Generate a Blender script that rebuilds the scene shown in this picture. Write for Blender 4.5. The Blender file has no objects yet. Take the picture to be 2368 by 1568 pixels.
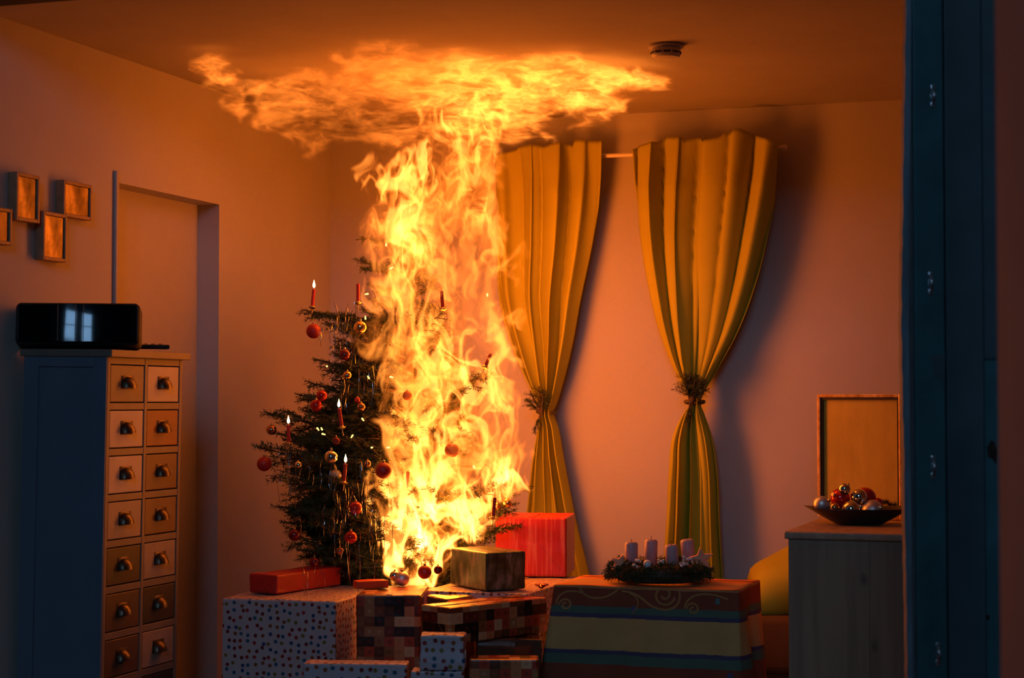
import bpy, bmesh, math, random
import numpy as np
from mathutils import Vector, Matrix

# ------------------------------------------------------------------ camera, world, exposure
SC = bpy.context.scene
COL = SC.collection
F_PX, CX, CY = 4250.0, 1184.0, 784.0
YAW, PITCH, CAM_H = math.radians(18.6), math.atan(142 / 4250.0), 1.25
R3 = Vector((math.cos(YAW), math.sin(YAW), 0))
H3 = Vector((-math.sin(YAW), math.cos(YAW), 0))
FWD = H3 * math.cos(PITCH) + Vector((0, 0, math.sin(PITCH)))
UP3 = R3.cross(FWD)
CAM_P = Vector((0, 0, CAM_H))

cam_d = bpy.data.cameras.new('camera')
cam_d.sensor_width = 36.0
cam_d.lens = F_PX / 2368.0 * 36.0
cam_d.clip_start = 0.05
cam_d.dof.use_dof = True
cam_d.dof.focus_distance = 6.25
cam_d.dof.aperture_fstop = 4.2
cam = bpy.data.objects.new('camera', cam_d)
cam.location = CAM_P
cam.rotation_euler = (math.pi / 2 + PITCH, 0, YAW)
COL.objects.link(cam)
SC.camera = cam

world = bpy.data.worlds.new('hall_ambient')
SC.world = world
world.use_nodes = True
bg = world.node_tree.nodes['Background']
bg.inputs[0].default_value = (0.45, 0.70, 1.0, 1)      # faint even blue fill, added for the dark hall outside the open front
bg.inputs[1].default_value = 0.03

SC.view_settings.view_transform = 'Standard'
SC.view_settings.look = 'None'
SC.view_settings.gamma = 1.0
SC.view_settings.exposure = 0.0
SC.view_settings.use_curve_mapping = False
SC.cycles.transparent_max_bounces = 96
SC.cycles.max_bounces = 4
SC.cycles.diffuse_bounces = 2
SC.cycles.adaptive_threshold = 0.2
SC.cycles.use_denoising = True
SC.cycles.sample_clamp_indirect = 4.0

FIRE_RGB = (1.0, 0.19, 0.012)
COL_GAIN, CEIL_GAIN = 0.85, 0.72
# (picture column, row, depth, watts, radius) of the light given off by the blaze
FIRE_LIGHTS = [(1010, 1180, 6.34, 16.0, 0.12), (1070, 980, 6.44, 17.5, 0.14), (1080, 760, 6.48, 16.0, 0.16), (1045, 540, 6.48, 13.5, 0.16), (1075, 400, 6.48, 2.6, 0.16)]

# ------------------------------------------------------------------ pixel -> place helpers
def ray(u, v):
    return FWD + R3 * ((u - CX) / F_PX) + UP3 * ((CY - v) / F_PX)
def at_depth(u, v, D):
    d = ray(u, v); return CAM_P + d * (D / d.dot(H3))
def on_x(u, v, X):
    d = ray(u, v); return CAM_P + d * (X / d.x)
def on_y(u, v, Y):
    d = ray(u, v); return CAM_P + d * (Y / d.y)
def on_z(u, v, Z):
    d = ray(u, v); return CAM_P + d * ((Z - CAM_H) / d.z)
def cw(lat, dep, z):
    return R3 * lat + H3 * dep + Vector((0, 0, z))
def depth_of(p):
    return Vector(p).dot(H3)
def lat_of(p):
    return Vector(p).dot(R3)

# ------------------------------------------------------------------ object helpers
def tag(o, label=None, cat=None, group=None, kind=None):
    if label: o['label'] = label
    if cat: o['category'] = cat
    if group: o['group'] = group
    if kind: o['kind'] = kind
    return o
def empty(name, loc=(0, 0, 0), rz=0.0):
    o = bpy.data.objects.new(name, None)
    o.empty_display_size = 0.05
    o.location = loc
    o.rotation_euler = (0, 0, rz)
    COL.objects.link(o)
    return o
def link(name, me, mat=None, parent=None, smooth=False):
    if mat is not None and len(me.materials) == 0:
        me.materials.append(mat)
    o = bpy.data.objects.new(name, me)
    COL.objects.link(o)
    if parent is not None:
        o.parent = parent
    if smooth and len(me.polygons):
        me.polygons.foreach_set('use_smooth', [True] * len(me.polygons))
    return o
def from_bm(name, bm, mat, parent=None, smooth=False):
    me = bpy.data.meshes.new(name)
    bm.normal_update()
    bm.to_mesh(me); bm.free()
    return link(name, me, mat, parent, smooth)
def from_np(name, verts, faces, mat, parent=None, smooth=False):
    me = bpy.data.meshes.new(name)
    me.from_pydata([tuple(map(float, v)) for v in verts], [], [tuple(map(int, f)) for f in faces])
    me.update()
    return link(name, me, mat, parent, smooth)
def bm_box(bm, lo, hi, bev=0.0, seg=2, mtx=None):
    r = bmesh.ops.create_cube(bm, size=1.0)
    vs = r['verts']
    lo, hi = Vector(lo), Vector(hi)
    for v in vs:
        v.co = Vector((lo[i] + (v.co[i] + 0.5) * (hi[i] - lo[i]) for i in range(3)))
    es = list({e for v in vs for e in v.link_edges})
    if bev > 0:
        r2 = bmesh.ops.bevel(bm, geom=es, offset=bev, segments=seg, affect='EDGES', profile=0.5)
        vs = list({v for f in r2['faces'] for v in f.verts} | {v for v in vs if v.is_valid})
    if mtx is not None:
        bmesh.ops.transform(bm, matrix=mtx, verts=[v for v in vs if v.is_valid])
    return vs
def box(name, lo, hi, mat, parent=None, bev=0.0, seg=2):
    bm = bmesh.new(); bm_box(bm, lo, hi, bev, seg)
    return from_bm(name, bm, mat, parent)
def lathe_bm(profile, seg=24, bm=None, mtx=None):
    bm = bm or bmesh.new()
    rings = []
    allv = []
    for (r, z) in profile:
        if r < 1e-6:
            ring = [bm.verts.new((0, 0, z))]
        else:
            ring = [bm.verts.new((r * math.cos(2 * math.pi * k / seg), r * math.sin(2 * math.pi * k / seg), z)) for k in range(seg)]
        rings.append(ring); allv += ring
    for a, b in zip(rings, rings[1:]):
        n = max(len(a), len(b))
        if len(a) == 1 and len(b) == 1: continue
        for k in range(n):
            k2 = (k + 1) % n
            if len(a) == 1: bm.faces.new((a[0], b[k], b[k2]))
            elif len(b) == 1: bm.faces.new((a[k], b[0], a[k2]))
            else: bm.faces.new((a[k], b[k], b[k2], a[k2]))
    bmesh.ops.recalc_face_normals(bm, faces=bm.faces)
    if mtx is not None: bmesh.ops.transform(bm, matrix=mtx, verts=allv)
    return bm
def tube_bm(pts, rad, seg=8, bm=None):
    """a round tube along pts; rad a number or a list"""
    bm = bm or bmesh.new()
    pts = [Vector(p) for p in pts]
    n = len(pts)
    rads = rad if isinstance(rad, (list, tuple)) else [rad] * n
    rings = []
    for i, p in enumerate(pts):
        t = (pts[min(i + 1, n - 1)] - pts[max(i - 1, 0)]).normalized()
        a = t.orthogonal().normalized() if abs(t.z) > 0.95 else t.cross(Vector((0, 0, 1))).normalized()
        b = t.cross(a)
        rings.append([bm.verts.new(p + (a * math.cos(2 * math.pi * k / seg) + b * math.sin(2 * math.pi * k / seg)) * rads[i]) for k in range(seg)])
    for A, B in zip(rings, rings[1:]):
        for k in range(seg):
            bm.faces.new((A[k], A[(k + 1) % seg], B[(k + 1) % seg], B[k]))
    bm.faces.new(list(reversed(rings[0]))); bm.faces.new(rings[-1])
    bmesh.ops.recalc_face_normals(bm, faces=bm.faces)
    return bm
def box_uv(me):
    """metric box-projected uv"""
    uv = me.uv_layers.new(name='UVMap')
    for p in me.polygons:
        n = p.normal
        ax = max(range(3), key=lambda i: abs(n[i]))
        for li in p.loop_indices:
            c = me.vertices[me.loops[li].vertex_index].co
            uv.data[li].uv = ((c.y, c.z), (c.x, c.z), (c.x, c.y))[ax]

# ------------------------------------------------------------------ materials
def new_mat(name):
    m = bpy.data.materials.new(name); m.use_nodes = True
    nt = m.node_tree
    return m, nt, nt.nodes['Principled BSDF']
def N(nt, t, **kw):
    n = nt.nodes.new(t)
    for k, v in kw.items():
        if k in n.inputs.keys() if hasattr(n.inputs, 'keys') else False: n.inputs[k].default_value = v
        else: setattr(n, k, v)
    return n
def rgba(c): return (c[0], c[1], c[2], 1.0)
def hexc(h):
    h = h.lstrip('#'); out = []
    for i in (0, 2, 4):
        s = int(h[i:i + 2], 16) / 255
        out.append(s / 12.92 if s <= 0.04045 else ((s + 0.055) / 1.055) ** 2.4)
    return tuple(out)
def ramp(nt, stops, interp='LINEAR'):
    r = nt.nodes.new('ShaderNodeValToRGB'); cr = r.color_ramp; cr.interpolation = interp
    while len(cr.elements) > 1: cr.elements.remove(cr.elements[-1])
    for i, (p, c) in enumerate(stops):
        e = cr.elements[0] if i == 0 else cr.elements.new(p)
        e.position = p; e.color = rgba(c)
    return r
def plain(name, col, rough=0.6, metal=0.0, var=0.12, scale=14.0, bump=0.0, bscale=60.0, stretch=(1, 1, 1), coat=0.0, spec=0.5):
    m, nt, b = new_mat(name)
    b.inputs['Roughness'].default_value = rough
    b.inputs['Metallic'].default_value = metal
    b.inputs['Coat Weight'].default_value = coat
    b.inputs['Specular IOR Level'].default_value = spec
    tc = nt.nodes.new('ShaderNodeTexCoord'); mp = nt.nodes.new('ShaderNodeMapping')
    mp.inputs['Scale'].default_value = stretch
    nt.links.new(tc.outputs['Object'], mp.inputs[0])
    nz = nt.nodes.new('ShaderNodeTexNoise'); nz.inputs['Scale'].default_value = scale; nz.inputs['Detail'].default_value = 4
    nt.links.new(mp.outputs[0], nz.inputs['Vector'])
    lo = tuple(c * (1 - var) for c in col); hi = tuple(min(1, c * (1 + var)) for c in col)
    r = ramp(nt, [(0.3, lo), (0.7, hi)])
    nt.links.new(nz.outputs['Fac'], r.inputs[0]); nt.links.new(r.outputs[0], b.inputs['Base Color'])
    if bump > 0:
        nb = nt.nodes.new('ShaderNodeTexNoise'); nb.inputs['Scale'].default_value = bscale; nb.inputs['Detail'].default_value = 3
        nt.links.new(mp.outputs[0], nb.inputs['Vector'])
        bp = nt.nodes.new('ShaderNodeBump'); bp.inputs['Strength'].default_value = bump; bp.inputs['Distance'].default_value = 0.004
        nt.links.new(nb.outputs['Fac'], bp.inputs['Height']); nt.links.new(bp.outputs[0], b.inputs['Normal'])
    return m
def emissive(name, col, strength):
    m, nt, b = new_mat(name)
    b.inputs['Base Color'].default_value = rgba(col)
    b.inputs['Emission Color'].default_value = rgba(col)
    b.inputs['Emission Strength'].default_value = strength
    m.cycles.emission_sampling = 'NONE'
    return m
def dotted_paper(name, base, cols, scale=28.0, thr=0.30):
    """white wrapping paper printed with small coloured stars"""
    m, nt, b = new_mat(name)
    b.inputs['Roughness'].default_value = 0.42
    uv = nt.nodes.new('ShaderNodeUVMap')
    vo = nt.nodes.new('ShaderNodeTexVoronoi'); vo.voronoi_dimensions = '2D'
    vo.inputs['Scale'].default_value = scale; vo.inputs['Randomness'].default_value = 0.55
    nt.links.new(uv.outputs[0], vo.inputs['Vector'])
    nz = nt.nodes.new('ShaderNodeTexNoise'); nz.inputs['Scale'].default_value = 160
    nt.links.new(uv.outputs[0], nz.inputs['Vector'])
    ad = nt.nodes.new('ShaderNodeMath'); ad.operation = 'MULTIPLY_ADD'
    nt.links.new(nz.outputs['Fac'], ad.inputs[0]); ad.inputs[1].default_value = 0.16; nt.links.new(vo.outputs['Distance'], ad.inputs[2])
    lt = nt.nodes.new('ShaderNodeMath'); lt.operation = 'LESS_THAN'; lt.inputs[1].default_value = thr + 0.08
    nt.links.new(ad.outputs[0], lt.inputs[0])
    sep = nt.nodes.new('ShaderNodeSeparateColor'); nt.links.new(vo.outputs['Color'], sep.inputs[0])
    n = len(cols)
    cr = ramp(nt, [(i / n, c) for i, c in enumerate(cols)], 'CONSTANT')
    nt.links.new(sep.outputs[0], cr.inputs[0])
    mx = nt.nodes.new('ShaderNodeMix'); mx.data_type = 'RGBA'
    nt.links.new(lt.outputs[0], mx.inputs['Factor'])
    mx.inputs['A'].default_value = rgba(base); nt.links.new(cr.outputs[0], mx.inputs['B'])
    nt.links.new(mx.outputs['Result'], b.inputs['Base Color'])
    nb = nt.nodes.new('ShaderNodeTexNoise'); nb.inputs['Scale'].default_value = 22; nt.links.new(uv.outputs[0], nb.inputs['Vector'])
    bp = nt.nodes.new('ShaderNodeBump'); bp.inputs['Strength'].default_value = 0.35; bp.inputs['Distance'].default_value = 0.006
    nt.links.new(nb.outputs['Fac'], bp.inputs['Height']); nt.links.new(bp.outputs[0], b.inputs['Normal'])
    return m
def checked_paper(name, cols, cell=0.029, rough=0.3):
    """wrapping paper printed with a patchwork of small squares"""
    m, nt, b = new_mat(name)
    b.inputs['Roughness'].default_value = rough
    uv = nt.nodes.new('ShaderNodeUVMap')
    mp = nt.nodes.new('ShaderNodeMapping'); mp.inputs['Scale'].default_value = (1 / cell,) * 3; mp.inputs['Location'].default_value = (0.37, 0.21, 0)
    nt.links.new(uv.outputs[0], mp.inputs[0])
    fl = nt.nodes.new('ShaderNodeVectorMath'); fl.operation = 'FLOOR'; nt.links.new(mp.outputs[0], fl.inputs[0])
    wn = nt.nodes.new('ShaderNodeTexWhiteNoise'); wn.noise_dimensions = '2D'; nt.links.new(fl.outputs[0], wn.inputs['Vector'])
    n = len(cols)
    cr = ramp(nt, [(i / n, c) for i, c in enumerate(cols)], 'CONSTANT'); nt.links.new(wn.outputs['Value'], cr.inputs[0])
    # a little motif inside each square
    fr = nt.nodes.new('ShaderNodeVectorMath'); fr.operation = 'FRACTION'; nt.links.new(mp.outputs[0], fr.inputs[0])
    ds = nt.nodes.new('ShaderNodeVectorMath'); ds.operation = 'DISTANCE'; ds.inputs[1].default_value = (0.5, 0.5, 0); nt.links.new(fr.outputs[0], ds.inputs[0])
    nz = nt.nodes.new('ShaderNodeTexNoise'); nz.inputs['Scale'].default_value = 150; nt.links.new(uv.outputs[0], nz.inputs['Vector'])
    ad = nt.nodes.new('ShaderNodeMath'); ad.operation = 'MULTIPLY_ADD'; ad.inputs[1].default_value = 0.55; nt.links.new(nz.outputs['Fac'], ad.inputs[0]); nt.links.new(ds.outputs['Value'], ad.inputs[2])
    lt = nt.nodes.new('ShaderNodeMath'); lt.operation = 'LESS_THAN'; lt.inputs[1].default_value = 0.47; nt.links.new(ad.outputs[0], lt.inputs[0])
    mf = nt.nodes.new('ShaderNodeMath'); mf.operation = 'MULTIPLY'; mf.inputs[1].default_value = 0.45; nt.links.new(lt.outputs[0], mf.inputs[0])
    cr2 = ramp(nt, [(i / n, cols[(i + 3) % n]) for i in range(n)], 'CONSTANT'); nt.links.new(wn.outputs['Value'], cr2.inputs[0])
    mx = nt.nodes.new('ShaderNodeMix'); mx.data_type = 'RGBA'
    nt.links.new(mf.outputs[0], mx.inputs['Factor']); nt.links.new(cr.outputs[0], mx.inputs['A']); nt.links.new(cr2.outputs[0], mx.inputs['B'])
    nt.links.new(mx.outputs['Result'], b.inputs['Base Color'])
    nb = nt.nodes.new('ShaderNodeTexNoise'); nb.inputs['Scale'].default_value = 18; nt.links.new(uv.outputs[0], nb.inputs['Vector'])
    bp = nt.nodes.new('ShaderNodeBump'); bp.inputs['Strength'].default_value = 0.4; bp.inputs['Distance'].default_value = 0.008
    nt.links.new(nb.outputs['Fac'], bp.inputs['Height']); nt.links.new(bp.outputs[0], b.inputs['Normal'])
    return m
def streaked(name, c1, c2, c3, scale=(60, 60, 8), rough=0.35):
    m, nt, b = new_mat(name)
    b.inputs['Roughness'].default_value = rough
    tc = nt.nodes.new('ShaderNodeTexCoord'); mp = nt.nodes.new('ShaderNodeMapping'); mp.inputs['Scale'].default_value = scale
    nt.links.new(tc.outputs['Object'], mp.inputs[0])
    nz = nt.nodes.new('ShaderNodeTexNoise'); nz.inputs['Scale'].default_value = 1.0; nz.inputs['Detail'].default_value = 5
    nt.links.new(mp.outputs[0], nz.inputs['Vector'])
    cr = ramp(nt, [(0.36, c1), (0.52, c2), (0.64, c3)]); nt.links.new(nz.outputs['Fac'], cr.inputs[0])
    nt.links.new(cr.outputs[0], b.inputs['Base Color'])
    return m
def pine(name, base, dark, knot):
    m, nt, b = new_mat(name)
    b.inputs['Roughness'].default_value = 0.45
    tc = nt.nodes.new('ShaderNodeTexCoord'); mp = nt.nodes.new('ShaderNodeMapping'); mp.inputs['Scale'].default_value = (22, 22, 1.6)
    nt.links.new(tc.outputs['Object'], mp.inputs[0])
    nz = nt.nodes.new('ShaderNodeTexNoise'); nz.inputs['Scale'].default_value = 1.3; nz.inputs['Detail'].default_value = 6
    nt.links.new(mp.outputs[0], nz.inputs['Vector'])
    cr = ramp(nt, [(0.35, dark), (0.6, base)]); nt.links.new(nz.outputs['Fac'], cr.inputs[0])
    mp2 = nt.nodes.new('ShaderNodeMapping'); mp2.inputs['Scale'].default_value = (9, 9, 5.5); nt.links.new(tc.outputs['Object'], mp2.inputs[0])
    vo = nt.nodes.new('ShaderNodeTexVoronoi'); vo.inputs['Scale'].default_value = 1.0; nt.links.new(mp2.outputs[0], vo.inputs['Vector'])
    kr = ramp(nt, [(0.10, (1, 1, 1)), (0.19, (0, 0, 0))]); nt.links.new(vo.outputs['Distance'], kr.inputs[0])
    mx = nt.nodes.new('ShaderNodeMix'); mx.data_type = 'RGBA'
    nt.links.new(kr.outputs[0], mx.inputs['Factor']); nt.links.new(cr.outputs[0], mx.inputs['A']); mx.inputs['B'].default_value = rgba(knot)
    nt.links.new(mx.outputs['Result'], b.inputs['Base Color'])
    return m

M_WALL = plain('warm_plaster', (0.50, 0.455, 0.40), 0.85, var=0.04, scale=3, bump=0.12, bscale=45, spec=0.2)
M_CEIL = plain('ceiling_paint', (0.38, 0.335, 0.28), 0.9, var=0.05, scale=4, bump=0.08, bscale=40, spec=0.2)
M_FLOOR = plain('wood_floor', (0.22, 0.14, 0.09), 0.5, var=0.25, scale=5, stretch=(1, 8, 1))
M_WALLR = plain('low_bounce_brown', (0.16, 0.11, 0.08), 0.85, var=0.05)  # unseen right wall, made dark brown to cut bounced firelight
M_OUT = plain('asphalt', (0.10, 0.10, 0.10), 0.9, var=0.3, scale=30)
M_LINTEL = plain('dark_lintel', (0.012, 0.014, 0.016), 0.8)
M_DOORLEAF = plain('painted_door', (0.50, 0.44, 0.38), 0.6, var=0.03)
M_TRIM = plain('grey_trim', (0.36, 0.36, 0.37), 0.45, var=0.05)

# ------------------------------------------------------------------ the room
BACK_Y, LEFT_X, CEIL_Z, FRONT_Y, RIGHT_X = 6.985, -3.147, 2.38, 4.46, 0.75
def structure(o): o['kind'] = 'structure'; return o
structure(box('floor', (LEFT_X - 0.3, FRONT_Y, -0.1), (RIGHT_X + 0.2, BACK_Y + 0.2, 0), M_FLOOR))
structure(box('ground', (-12, -12, -0.14), (12, FRONT_Y, -0.04), M_OUT))
structure(box('ceiling', (LEFT_X - 0.3, FRONT_Y, CEIL_Z), (RIGHT_X + 0.2, BACK_Y + 0.2, CEIL_Z + 0.12), M_CEIL))
structure(box('wall_back', (LEFT_X - 0.3, BACK_Y, 0), (RIGHT_X + 0.2, BACK_Y + 0.15, CEIL_Z), M_WALL))
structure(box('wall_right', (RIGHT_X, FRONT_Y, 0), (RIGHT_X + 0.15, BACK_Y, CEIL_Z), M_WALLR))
D_Y0, D_Y1, D_Z = 5.30, 6.00, 1.965
bm = bmesh.new()
prof = [(FRONT_Y, 0), (FRONT_Y, CEIL_Z), (BACK_Y, CEIL_Z), (BACK_Y, 0), (D_Y1, 0), (D_Y1, D_Z), (D_Y0, D_Z), (D_Y0, 0)]
a = [bm.verts.new((LEFT_X, y, z)) for y, z in prof]
b_ = [bm.verts.new((LEFT_X - 0.2, y, z)) for y, z in prof]
bm.faces.new(a); bm.faces.new(list(reversed(b_)))
for i in range(8):
    j = (i + 1) % 8
    bm.faces.new((a[i], b_[i], b_[j], a[j]))
bmesh.ops.recalc_face_normals(bm, faces=bm.faces)
structure(from_bm('wall_left', bm, M_WALL))
d1 = structure(box('door_1', (LEFT_X - 0.13, D_Y0, 0.004), (LEFT_X - 0.088, D_Y1, D_Z), M_DOORLEAF))
# the narrow upright strip beside the doorway
p = on_x(264, 500, LEFT_X)
structure(box('trim_1', (LEFT_X, p.y - 0.006, 0.0), (LEFT_X + 0.012, p.y + 0.006, on_x(264, 395, LEFT_X).z), M_TRIM, bev=0.003))
# lintel of the open front
lz = on_y(0, 15, FRONT_Y).z
structure(box('trim_2', (LEFT_X - 0.5, FRONT_Y - 0.14, lz), (RIGHT_X + 0.3, FRONT_Y - 0.003, CEIL_Z + 0.5), M_LINTEL))
structure(box('wall_front', (LEFT_X - 1.6, FRONT_Y - 0.14, 0), (LEFT_X - 0.02, FRONT_Y - 0.003, CEIL_Z + 0.5), M_LINTEL))

# two tall daylight windows in the hall wall behind the camera: they mirror in the speaker and the baubles
M_HALL = plain('hall_wall', (0.10, 0.09, 0.085), 0.9, var=0.1)
M_SASH = plain('sash_paint', (0.25, 0.24, 0.22), 0.5)
M_DAY = emissive('dusk_glass', (0.30, 0.60, 1.0), 13.0)
M_DAY.cycles.emission_sampling = 'AUTO'
HY = -4.0
structure(box('wall_hall', (-7, HY - 0.2, -0.04), (7, HY - 0.02, 6.2), M_HALL))
for n, x0 in ((2, -0.60), (3, 0.65)):
    w = empty('window_%d' % n, (x0, HY, 3.2)); w['kind'] = 'structure'
    ww, wh = 0.82, 1.95
    fm = bmesh.new()
    bm_box(fm, (0, -0.02, 0), (0.05, 0.05, wh)); bm_box(fm, (ww - 0.05, -0.02, 0), (ww, 0.05, wh))
    bm_box(fm, (0.05, -0.02, wh - 0.05), (ww - 0.05, 0.05, wh)); bm_box(fm, (0.05, -0.02, 0), (ww - 0.05, 0.05, 0.05))
    bm_box(fm, (0.05, -0.015, wh * 0.42), (ww - 0.05, 0.04, wh * 0.42 + 0.07))
    from_bm('sash', fm, M_SASH, w)
    box('pane', (0.05, -0.012, 0.05), (ww - 0.05, 0.0, wh * 0.42), M_DAY, w)
    box('pane', (0.05, -0.012, wh * 0.42 + 0.07), (ww - 0.05, 0.0, wh - 0.05), M_DAY, w)

# ------------------------------------------------------------------ teal door leaf and post at the open front
M_TEAL = plain('teal_paint', (0.03, 0.11, 0.12), 0.45, var=0.25, scale=9, bump=0.2, bscale=18)
M_TEAL_D = plain('dark_teal_paint', (0.05, 0.075, 0.085), 0.5, var=0.2, scale=7, bump=0.15, bscale=20)
M_EDGE = plain('raw_door_edge', (0.15, 0.19, 0.22), 0.7, var=0.3, scale=30, stretch=(1, 1, 0.2), bump=0.3)
M_EDGE_D = plain('door_edge_rebate', (0.10, 0.09, 0.09), 0.7, var=0.2)
M_STEEL = plain('worn_steel', (0.62, 0.66, 0.70), 0.28, metal=1.0, var=0.2, scale=60)
M_RUST = plain('rust', (0.035, 0.014, 0.008), 0.9, var=0.4, scale=60)
M_POST = plain('mauve_render', (0.23, 0.22, 0.25), 0.9, var=0.08, scale=6, bump=0.2)
DD = 4.18
leaf = empty('door_2', cw(0, 0, 0)); leaf['kind'] = 'structure'
def slab(name, u0, u1, D0, th, mat, parent, z0=0.0, z1=2.6, bev=0.004, dyaw=0.0):
    """upright board whose front face spans picture columns u0..u1 at depth D0, th thick"""
    a = at_depth(u0, 900, D0); b = at_depth(u1, 900, D0 + dyaw)
    w = (Vector((b.x, b.y, 0)) - Vector((a.x, a.y, 0)))
    ang = math.atan2(w.y, w.x)
    bm = bmesh.new(); bm_box(bm, (0, 0, z0), (w.length, th, z1), bev)
    o = from_bm(name, bm, mat, parent)
    o.location = (a.x, a.y, 0); o.rotation_euler = (0, 0, ang)
    return o
slab('door_board', 2116, 2187, DD, 0.036, M_TEAL, leaf)
slab('door_board', 2189, 2277, DD + 0.008, 0.034, M_TEAL_D, leaf)
slab('door_board', 2272, 2360, DD + 0.044, 0.03, M_TEAL, leaf, z0=0.0, z1=at_depth(2290, 832, DD + 0.044).z)
slab('door_board', 2272, 2360, DD + 0.043, 0.03, M_TEAL_D, leaf, z0=at_depth(2290, 832, DD + 0.044).z, z1=2.6)
slab('door_backing', 2108, 2362, DD + 0.080, 0.012, M_TEAL_D, leaf)
# warped, chipped edge of the leaf
for nm, uu0, uu1, mt, dd in (('door_edge', 2093, 2106, M_EDGE, 0.004), ('door_rebate', 2105, 2117, M_EDGE_D, 0.010)):
    rnd = random.Random(5)
    bm = bmesh.new(); rows = []
    for i in range(61):
        v = -60 + i * (1700 / 60)
        wob = (np.interp(v, [0, 600, 780, 1100, 1568], [2, -7, -9, -2, 6]) if nm == 'door_edge' else np.interp(v, [0, 600, 780, 1100, 1568], [2, -3, -4, 0, 6]))
        j = (rnd.uniform(-1.2, 1.2) if nm == 'door_edge' else 0)
        wob2 = np.interp(v, [0, 600, 780, 1100, 1568], [2, -3, -4, 0, 6])
        f0 = at_depth(uu0 + wob + j, v, DD + dd); f1 = at_depth(uu1 + wob2, v, DD + dd)
        rows.append([bm.verts.new(q) for q in (f0, f1, f1 + H3 * 0.03, f0 + H3 * 0.03)])
    for A, B in zip(rows, rows[1:]):
        for k in range(4):
            bm.faces.new((A[k], A[(k + 1) % 4], B[(k + 1) % 4], B[k]))
    bm.faces.new(rows[0]); bm.faces.new(list(reversed(rows[-1])))
    bmesh.ops.recalc_face_normals(bm, faces=bm.faces)
    from_bm(nm, bm, mt, leaf)
# four hasp eyes on the leaf, a dark teal patch and rust marks
for (u, v) in ((2156, 222), (2151, 655), (2157, 1080), (2168, 1512)):
    c = at_depth(u, v, DD)
    bm = bmesh.new()
    bm_box(bm, (-0.0055, -0.004, 0.012), (0.0055, 0.0, 0.027), 0.002)
    bm_box(bm, (-0.0055, -0.004, -0.027), (0.0055, 0.0, -0.012), 0.002)
    pts = [(0, -0.004 - 0.010 * math.sin(math.pi * t), -0.020 + 0.04 * t) for t in np.linspace(0, 1, 12)]
    tube_bm(pts, 0.0035, 8, bm)
    for s in (-1, 1):
        tube_bm([(s * 0.005 * math.sin(math.pi * t), -0.006, -0.013 + 0.026 * t) for t in np.linspace(0, 1, 8)], 0.0017, 6, bm)
    o = from_bm('hasp_eye', bm, M_STEEL, leaf, True)
    o.location = c - H3 * 0.001; o.rotation_euler = (0, 0, YAW)
def blot(name, pts, D, mat, parent, th=0.0025):
    bm = bmesh.new()
    f = [bm.verts.new(at_depth(u, v, D)) for u, v in pts]; g = [bm.verts.new(at_depth(u, v, D - th)) for u, v in pts]
    bm.faces.new(g); n = len(f)
    for i in range(n): bm.faces.new((f[i], f[(i + 1) % n], g[(i + 1) % n], g[i]))
    bmesh.ops.recalc_face_normals(bm, faces=bm.faces)
    return from_bm(name, bm, mat, parent)
blot('rust_patch', [(2282, 1035), (2292, 1018), (2300, 1022), (2306, 1040), (2304, 1075), (2296, 1062), (2285, 1056)], DD + 0.043, M_RUST, leaf)
blot('dark_patch', [(2150, 826), (2158, 822), (2186, 819), (2186, 832), (2184, 905), (2178, 880), (2160, 870), (2156, 840)], DD - 0.0005, M_TEAL_D, leaf, 0.0015)
blot('bolt_head', [(2280, 1422), (2288, 1422), (2290, 1430), (2284, 1435), (2279, 1430)], DD + 0.043, M_RUST, leaf)
# blurred masonry post of the opening, closest to the camera
bm = bmesh.new()
q0, q1 = at_depth(2307, 900, 2.55), at_depth(2420, 900, 1.95)
w_ = Vector((q1.x - q0.x, q1.y - q0.y, 0)); n_ = Vector((-w_.y, w_.x, 0)).normalized() * 0.10
a = [bm.verts.new((p.x, p.y, z)) for z in (-0.03, 2.7) for p in (q0, q1, q1 + n_, q0 + n_)]
for f in ((0, 1, 2, 3), (7, 6, 5, 4), (0, 4, 5, 1), (1, 5, 6, 2), (2, 6, 7, 3), (3, 7, 4, 0)): bm.faces.new([a[i] for i in f])
bmesh.ops.recalc_face_normals(bm, faces=bm.faces)
bmesh.ops.bevel(bm, geom=list(bm.edges), offset=0.012, segments=2, affect='EDGES')
o = from_bm('trim_3', bm, M_POST); o['kind'] = 'structure'

# ------------------------------------------------------------------ pictures on the left wall
M_FRAME = plain('picture_wood', (0.30, 0.16, 0.08), 0.5, var=0.2, scale=40)
def gold(name, c0, c1, c2, scale):
    m, nt, b = new_mat(name)
    b.inputs['Roughness'].default_value = 0.38; b.inputs['Metallic'].default_value = 0.75
    tc = nt.nodes.new('ShaderNodeTexCoord'); mp = nt.nodes.new('ShaderNodeMapping'); mp.inputs['Scale'].default_value = (1, 1, 0.55)
    nt.links.new(tc.outputs['Object'], mp.inputs[0])
    nz = nt.nodes.new('ShaderNodeTexNoise'); nz.inputs['Scale'].default_value = scale; nz.inputs['Detail'].default_value = 6; nz.inputs['Roughness'].default_value = 0.65
    nt.links.new(mp.outputs[0], nz.inputs['Vector'])
    cr = ramp(nt, [(0.32, c0), (0.5, c1), (0.66, c2)]); nt.links.new(nz.outputs['Fac'], cr.inputs[0]); nt.links.new(cr.outputs[0], b.inputs['Base Color'])
    bp = nt.nodes.new('ShaderNodeBump'); bp.inputs['Strength'].default_value = 0.25; bp.inputs['Distance'].default_value = 0.004
    nt.links.new(nz.outputs['Fac'], bp.inputs['Height']); nt.links.new(bp.outputs[0], b.inputs['Normal'])
    return m
M_GOLD = gold('gold_leaf', (0.03, 0.014, 0.004), (0.13, 0.08, 0.024), (0.40, 0.27, 0.10), 11)
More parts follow.
